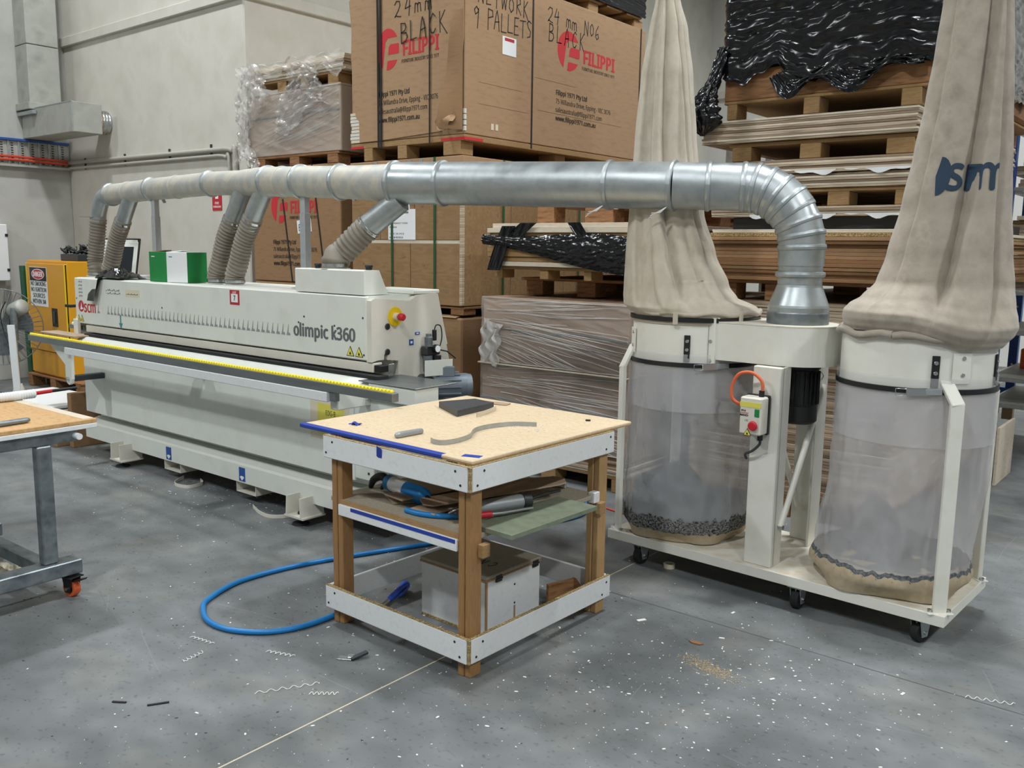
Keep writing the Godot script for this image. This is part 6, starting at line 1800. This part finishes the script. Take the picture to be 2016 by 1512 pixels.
# ---------------------------------------------------------------- services on the walls
func wall_services() -> void:
	var t := thing("ventilation_duct", "rectangular galvanised ventilation duct coming down the room corner", "duct", Vector3(-10.3, 2.69, -4.6))
	off = t.position
	var b := BX(t, "duct_box", M.galv_wall, -10.79, -9.6, 2.69, 3.0, -4.497, -4.815, .006)
	sub(b, "duct_edge", bxm(Vector3(.012, .312, .012), .002), M.galv, Vector3(.592, 0, .156))
	sub(b, "duct_edge", bxm(Vector3(1.19, .012, .012), .002), M.galv, Vector3(0, .152, .156))
	for k in 5:
		BX(t, "riser_section", M.galv_wall, -10.79, -10.50, 3.06 + k * .62, 3.06 + k * .62 + .612, -4.47, -4.81, .004)
	BX(t, "riser_collar", M.galv_wall, -10.795, -10.46, 2.985, 3.06, -4.44, -4.84, .004)
	var br := BX(t, "hanger_bracket", M.galv, -10.79, -10.4, 2.93, 2.97, -4.45, -4.49, .002)
	part(t, "duct_spigot", tubem([Vector3(-9.86, 2.845, -4.80) - off, Vector3(-9.86, 2.845, -4.90) - off], .125, 24), M.hardwood, off)
	part(t, "foil_sleeve", ribbed([Vector3(-9.86, 2.845, -4.84) - off, Vector3(-9.86, 2.845, -4.92) - off, Vector3(-9.86, 2.845, -4.999) - off], .118, .03, .01), M.chrome, off)
	off = Vector3.ZERO
	# cable tray and red conduits on the end wall
	t = thing("cable_tray", "perforated steel cable tray with red pipes on the end wall", "cable tray", Vector3(-10.79, 2.4, -4.2))
	off = t.position
	BX(t, "tray_back", M.galv_wall, -10.798, -10.785, 2.40, 2.66, -4.985, -2.6, .001)
	BX(t, "tray_lip", M.galv_wall, -10.798, -10.72, 2.375, 2.40, -4.985, -2.6, .002)
	BX(t, "tray_top", M.blue_paint, -10.798, -10.75, 2.66, 2.685, -4.985, -2.6, .002)
	for k in 9:
		var z := -4.93 + k * .11
		for q in 9: BX(t, "tray_rung", M.dark_steel, -10.786, -10.782, 2.42 + q * .026, 2.432 + q * .026, z, z + .025, 0)
		BX(t, "tray_rib", M.galv, -10.79, -10.77, 2.40, 2.66, z + .045, z + .065, .002)
	for y in [2.44, 2.475]:
		part(t, "red_pipe", tubem([Vector3(-10.745, y, -4.95) - off, Vector3(-10.745, y + .012, -4.4) - off, Vector3(-10.745, y, -2.6) - off], .013, 10), M.red_cord, off)
	off = Vector3.ZERO
	# electrical box on the end wall
	t = thing("electrical_box", "white electrical box mounted on the end wall", "electrical box", Vector3(-10.8, 1.12, -4.0))
	B(t, "box_body", M.white_plastic, Vector3(.07, .31, .02), Vector3(.14, .62, .46), .008)
	for y in [.12, .5]: B(t, "box_latch", M.black, Vector3(.145, y, -.195), Vector3(.012, .03, .03), .003)
	# conduits on the plastered block
	t = thing("wall_conduit", "pair of grey conduits along the plastered wall, turning down by its corner", "conduit", Vector3(-9.0, 2.4, -4.98))
	off = t.position
	part(t, "conduit_pipe", tubem([Vector3(-10.78, 2.462, -4.975)] .map(func(v): return v - off) + spline([Vector3(-7.60, 2.44, -4.975), Vector3(-7.48, 2.42, -4.975), Vector3(-7.43, 2.34, -4.975), Vector3(-7.43, 1.2, -4.975)], 6).map(func(v): return v - off), .022, 12), M.conduit, off)
	part(t, "conduit_pipe", tubem([Vector3(-10.78, 2.40, -4.975)] .map(func(v): return v - off) + spline([Vector3(-7.70, 2.385, -4.975), Vector3(-7.58, 2.365, -4.975), Vector3(-7.53, 2.29, -4.975), Vector3(-7.53, 1.2, -4.975)], 6).map(func(v): return v - off), .016, 12), M.conduit, off)
	for x in [-10.4, -9.5, -8.6, -7.85]:
		BX(t, "pipe_saddle", M.dark_steel, x - .012, x + .012, 2.375, 2.50, -4.985, -4.998, .002)
	off = Vector3.ZERO
	t = thing("fire_sign", "red fire extinguisher sign on the plastered wall", "sign", Vector3(-7.79, 1.89, -4.997))
	B(t, "sign_plate", M.red, Vector3(0, .11, 0), Vector3(.16, .25, .003), 0)
	B(t, "sign_symbol", M.white_paper, Vector3(0, .15, .002), Vector3(.05, .11, .002), .01)
	write(t, "sign_text", "FIRE", M.white_paper, Vector3(0, .055, .002), .07, .022, 0, 700)
	write(t, "sign_text", "EXTINGUISHER", M.white_paper, Vector3(0, .02, .002), .13, .018, 0, 700)
	t = thing("wall_valve", "small valve and gauge cluster on the plastered wall behind the hoses", "valve", Vector3(-7.52, 1.42, -4.96))
	part(t, "valve_body", bxm(Vector3(.09, .09, .07), .015), M.dark_steel, Vector3(0, 0, 0))
	part(t, "valve_dial", cyl(.05, .04, 16, .004), M.black, Vector3(0, .16, .01), Vector3(90, 0, 0))
	part(t, "valve_tag", bxm(Vector3(.05, .05, .02), .01), M.orange, Vector3(-.12, .02, .02))

# ---------------------------------------------------------------- litter on the floor
func flake(a: float, b: float) -> ArrayMesh:
	return prismm([Vector2(-a * .5, -b * .2), Vector2(-a * .1, -b * .5), Vector2(a * .42, -b * .3), Vector2(a * .5, b * .25), Vector2(a * .05, b * .5), Vector2(-a * .35, b * .35)], .0014, Transform3D(Basis(Vector3.RIGHT, Vector3.BACK, Vector3.UP), Vector3.ZERO))
func litter() -> void:
	# countless white chips: one heap of small flakes, thickest round the table and the collector
	var mm := MultiMesh.new()
	mm.transform_format = MultiMesh.TRANSFORM_3D
	mm.mesh = flake(.0062, .0042)
	var spots := [[-1.55, -2.6, .42, 300], [-1.25, -2.95, .28, 200], [-2.6, -1.9, .55, 160], [-1.2, -2.1, .7, 200], [-3.2, -2.3, .7, 130], [-5.0, -3.0, .5, 190], [-4.6, -3.2, .5, 140], [-3.0, -3.0, .4, 140], [-2.35, -2.6, .25, 70], [-.7, -2.8, .6, 110], [-1.1, -1.5, .6, 120], [-2.2, -1.3, .5, 80], [-.6, -4.8, .8, 60], [-1.5, -3.5, .5, 60], [-6.2, -2.9, .3, 70]]
	var xs := []
	for s in spots:
		for k in s[3]:
			var p := Vector3(s[0] + rng.randfn(0, s[2]), .0012, s[1] + rng.randfn(0, s[2] * .7))
			var sc := pow(rng.randf(), 3) * 1.5 + .3
			xs.append(Transform3D(Basis(Vector3.UP, rng.randf() * TAU) * Basis.from_scale(Vector3(sc * rng.randf_range(.6, 1.6), 1, sc)), p))
	mm.instance_count = xs.size()
	for i in xs.size(): mm.set_instance_transform(i, xs[i])
	var mi := MultiMeshInstance3D.new()
	mi.name = "white_chips"
	mi.multimesh = mm
	mi.material_override = M.chip_white
	add_child(mi)
	tag(mi, "scattered white plastic chips all over the grey floor", "chips", "", "stuff")
	var md := MultiMesh.new()
	md.transform_format = MultiMesh.TRANSFORM_3D
	md.mesh = flake(.010, .0045)
	md.instance_count = 420
	for i in 420:
		var s: Array = [[-4.9, -3.25, .55, .12], [-4.4, -3.35, .5, .15], [-5.5, -3.3, .4, .12], [-3.0, -2.2, 1.0, .6], [-4.0, -1.6, .5, .3]][0 if i < 160 else 1 if i < 260 else 2 if i < 320 else 3 if i < 390 else 4]
		var sc := rng.randf_range(.4, 1.3)
		md.set_instance_transform(i, Transform3D(Basis(Vector3.UP, rng.randf() * TAU) * Basis.from_scale(Vector3(sc, 1, sc)), Vector3(s[0] + rng.randfn(0, s[2]), .0012, s[1] + rng.randfn(0, s[3]))))
	mi = MultiMeshInstance3D.new()
	mi.name = "dark_chips"
	mi.multimesh = md
	mi.material_override = M.black_board
	add_child(mi)
	tag(mi, "dark chips and swarf lying under and before the machine", "chips", "", "stuff")
	# pieces one can pick out
	var k := 0
	for p in [[-5.371, -3.121, -5.26, -2.99, -5.122, -3.0, -5.13, -3.11, -5.219, -3.15], [-4.452, -3.025, -4.321, -2.976, -4.211, -2.967, -4.147, -3.02, -4.12, -3.1]]:
		var pts := []
		for i in range(0, 10, 2): pts.append(Vector3(p[i], 0, p[i + 1]))
		one("edging_offcut", ["pale edging strip curled in a loop on the floor under the machine", "pale edging strip curved round the machine's foot"][k], "edging strip", strip_mesh(pts, .022, .002, pts[2]), M.edging_white, pts[2] + Vector3(0, .0115, 0))
		k += 1
	var cl := thing("hinge_clip", "small metal hinge lying on the floor before the table", "hinge", Vector3(-2.488, 0, -2.099), 30)
	part(cl, "hinge_plate", bxm(Vector3(.06, .004, .03), .001), M.chrome, Vector3(-.02, .003, 0))
	part(cl, "hinge_arm", bxm(Vector3(.07, .012, .02), .004), M.dark_steel, Vector3(.03, .012, -.012), Vector3(0, 40, 12))
	part(cl, "hinge_cup", cyl(.016, .01, 14, .002), M.chrome, Vector3(.0, .008, -.005))
	var curls := [[-2.48, -1.8, 60.0, .11], [-2.72, -1.95, 20.0, .06], [-2.95, -1.72, 100.0, .05], [-2.35, -1.86, 40.0, .05], [-3.05, -1.82, 10.0, .06], [-3.7, -1.25, 30.0, .05], [-.55, -3.35, 20.0, .08]]
	for c in curls:
		var pts := []
		for i in 40: pts.append(Vector3((i / 39.0 - .5) * 2 * c[3], .004 + .003 * sin(i * .9), .009 * cos(i * .9)))
		one("curly_shaving", "thin white curly shaving lying on the grey floor", "shaving", tubem(pts, .0013, 5), M.chip_white, Vector3(c[0], 0, c[1]), Vector3(0, c[2], 0), "curly shavings on the floor")
	for c in [[-2.83, -1.37, 35.0, .05], [-2.72, -1.45, 60.0, .07]]:
		one("black_sliver", "thin black sliver of edging on the open floor", "sliver", bxm(Vector3(c[3], .004, .008), .001), M.black, Vector3(c[0], .003, c[1]), Vector3(0, c[2], 0), "black slivers on the floor")
	one("brown_chip", "brown bark-like chip on the floor by the dust patch", "chip", prismm([Vector2(-.03, 0), Vector2(-.01, .012), Vector2(.02, .008), Vector2(.032, -.006), Vector2(.0, -.012)], .004, Transform3D(Basis(Vector3.RIGHT, Vector3.BACK, Vector3.UP), Vector3.ZERO)), M.hardwood, Vector3(-1.56, .003, -3.09))
	var st := ST()
	for i in 500:
		cbox(st, Vector3(rng.randfn(0, .06), .0012, rng.randfn(0, .022)), Vector3(.005, .0022, .003), 0, Basis(Vector3.UP, rng.randf() * TAU))
	one("sawdust_patch", "brown sawdust patch on the floor in front of the dust collector", "sawdust", done(st), M.dust_beige, Vector3(-1.42, 0, -2.93), Vector3(0, -10, 0), "", "stuff")
	for c in [[-1.84, -3.14, 0.04], [-1.58, -3.47, .022], [-1.5, -3.2, .022], [-1.43, -1.62, .04], [-1.2, -3.0, .02], [-.8, -3.2, .022]]:
		one("white_scrap", "larger white plastic scrap on the grey floor", "scrap", bxm(Vector3(c[2], .003, c[2] * .4), .0005), M.chip_white, Vector3(c[0], .002, c[1]), Vector3(0, rng.randf() * 90, 0), "white scraps on the floor")
	one("tape_roll", "small cream tape roll on the floor under the dust collector", "tape roll", lathem([Vector2(.018, 0), Vector2(.028, 0), Vector2(.028, .022), Vector2(.018, .022), Vector2(.018, 0)], 24), M.cream_tape, Vector3(-2.07, .0005, -3.78))
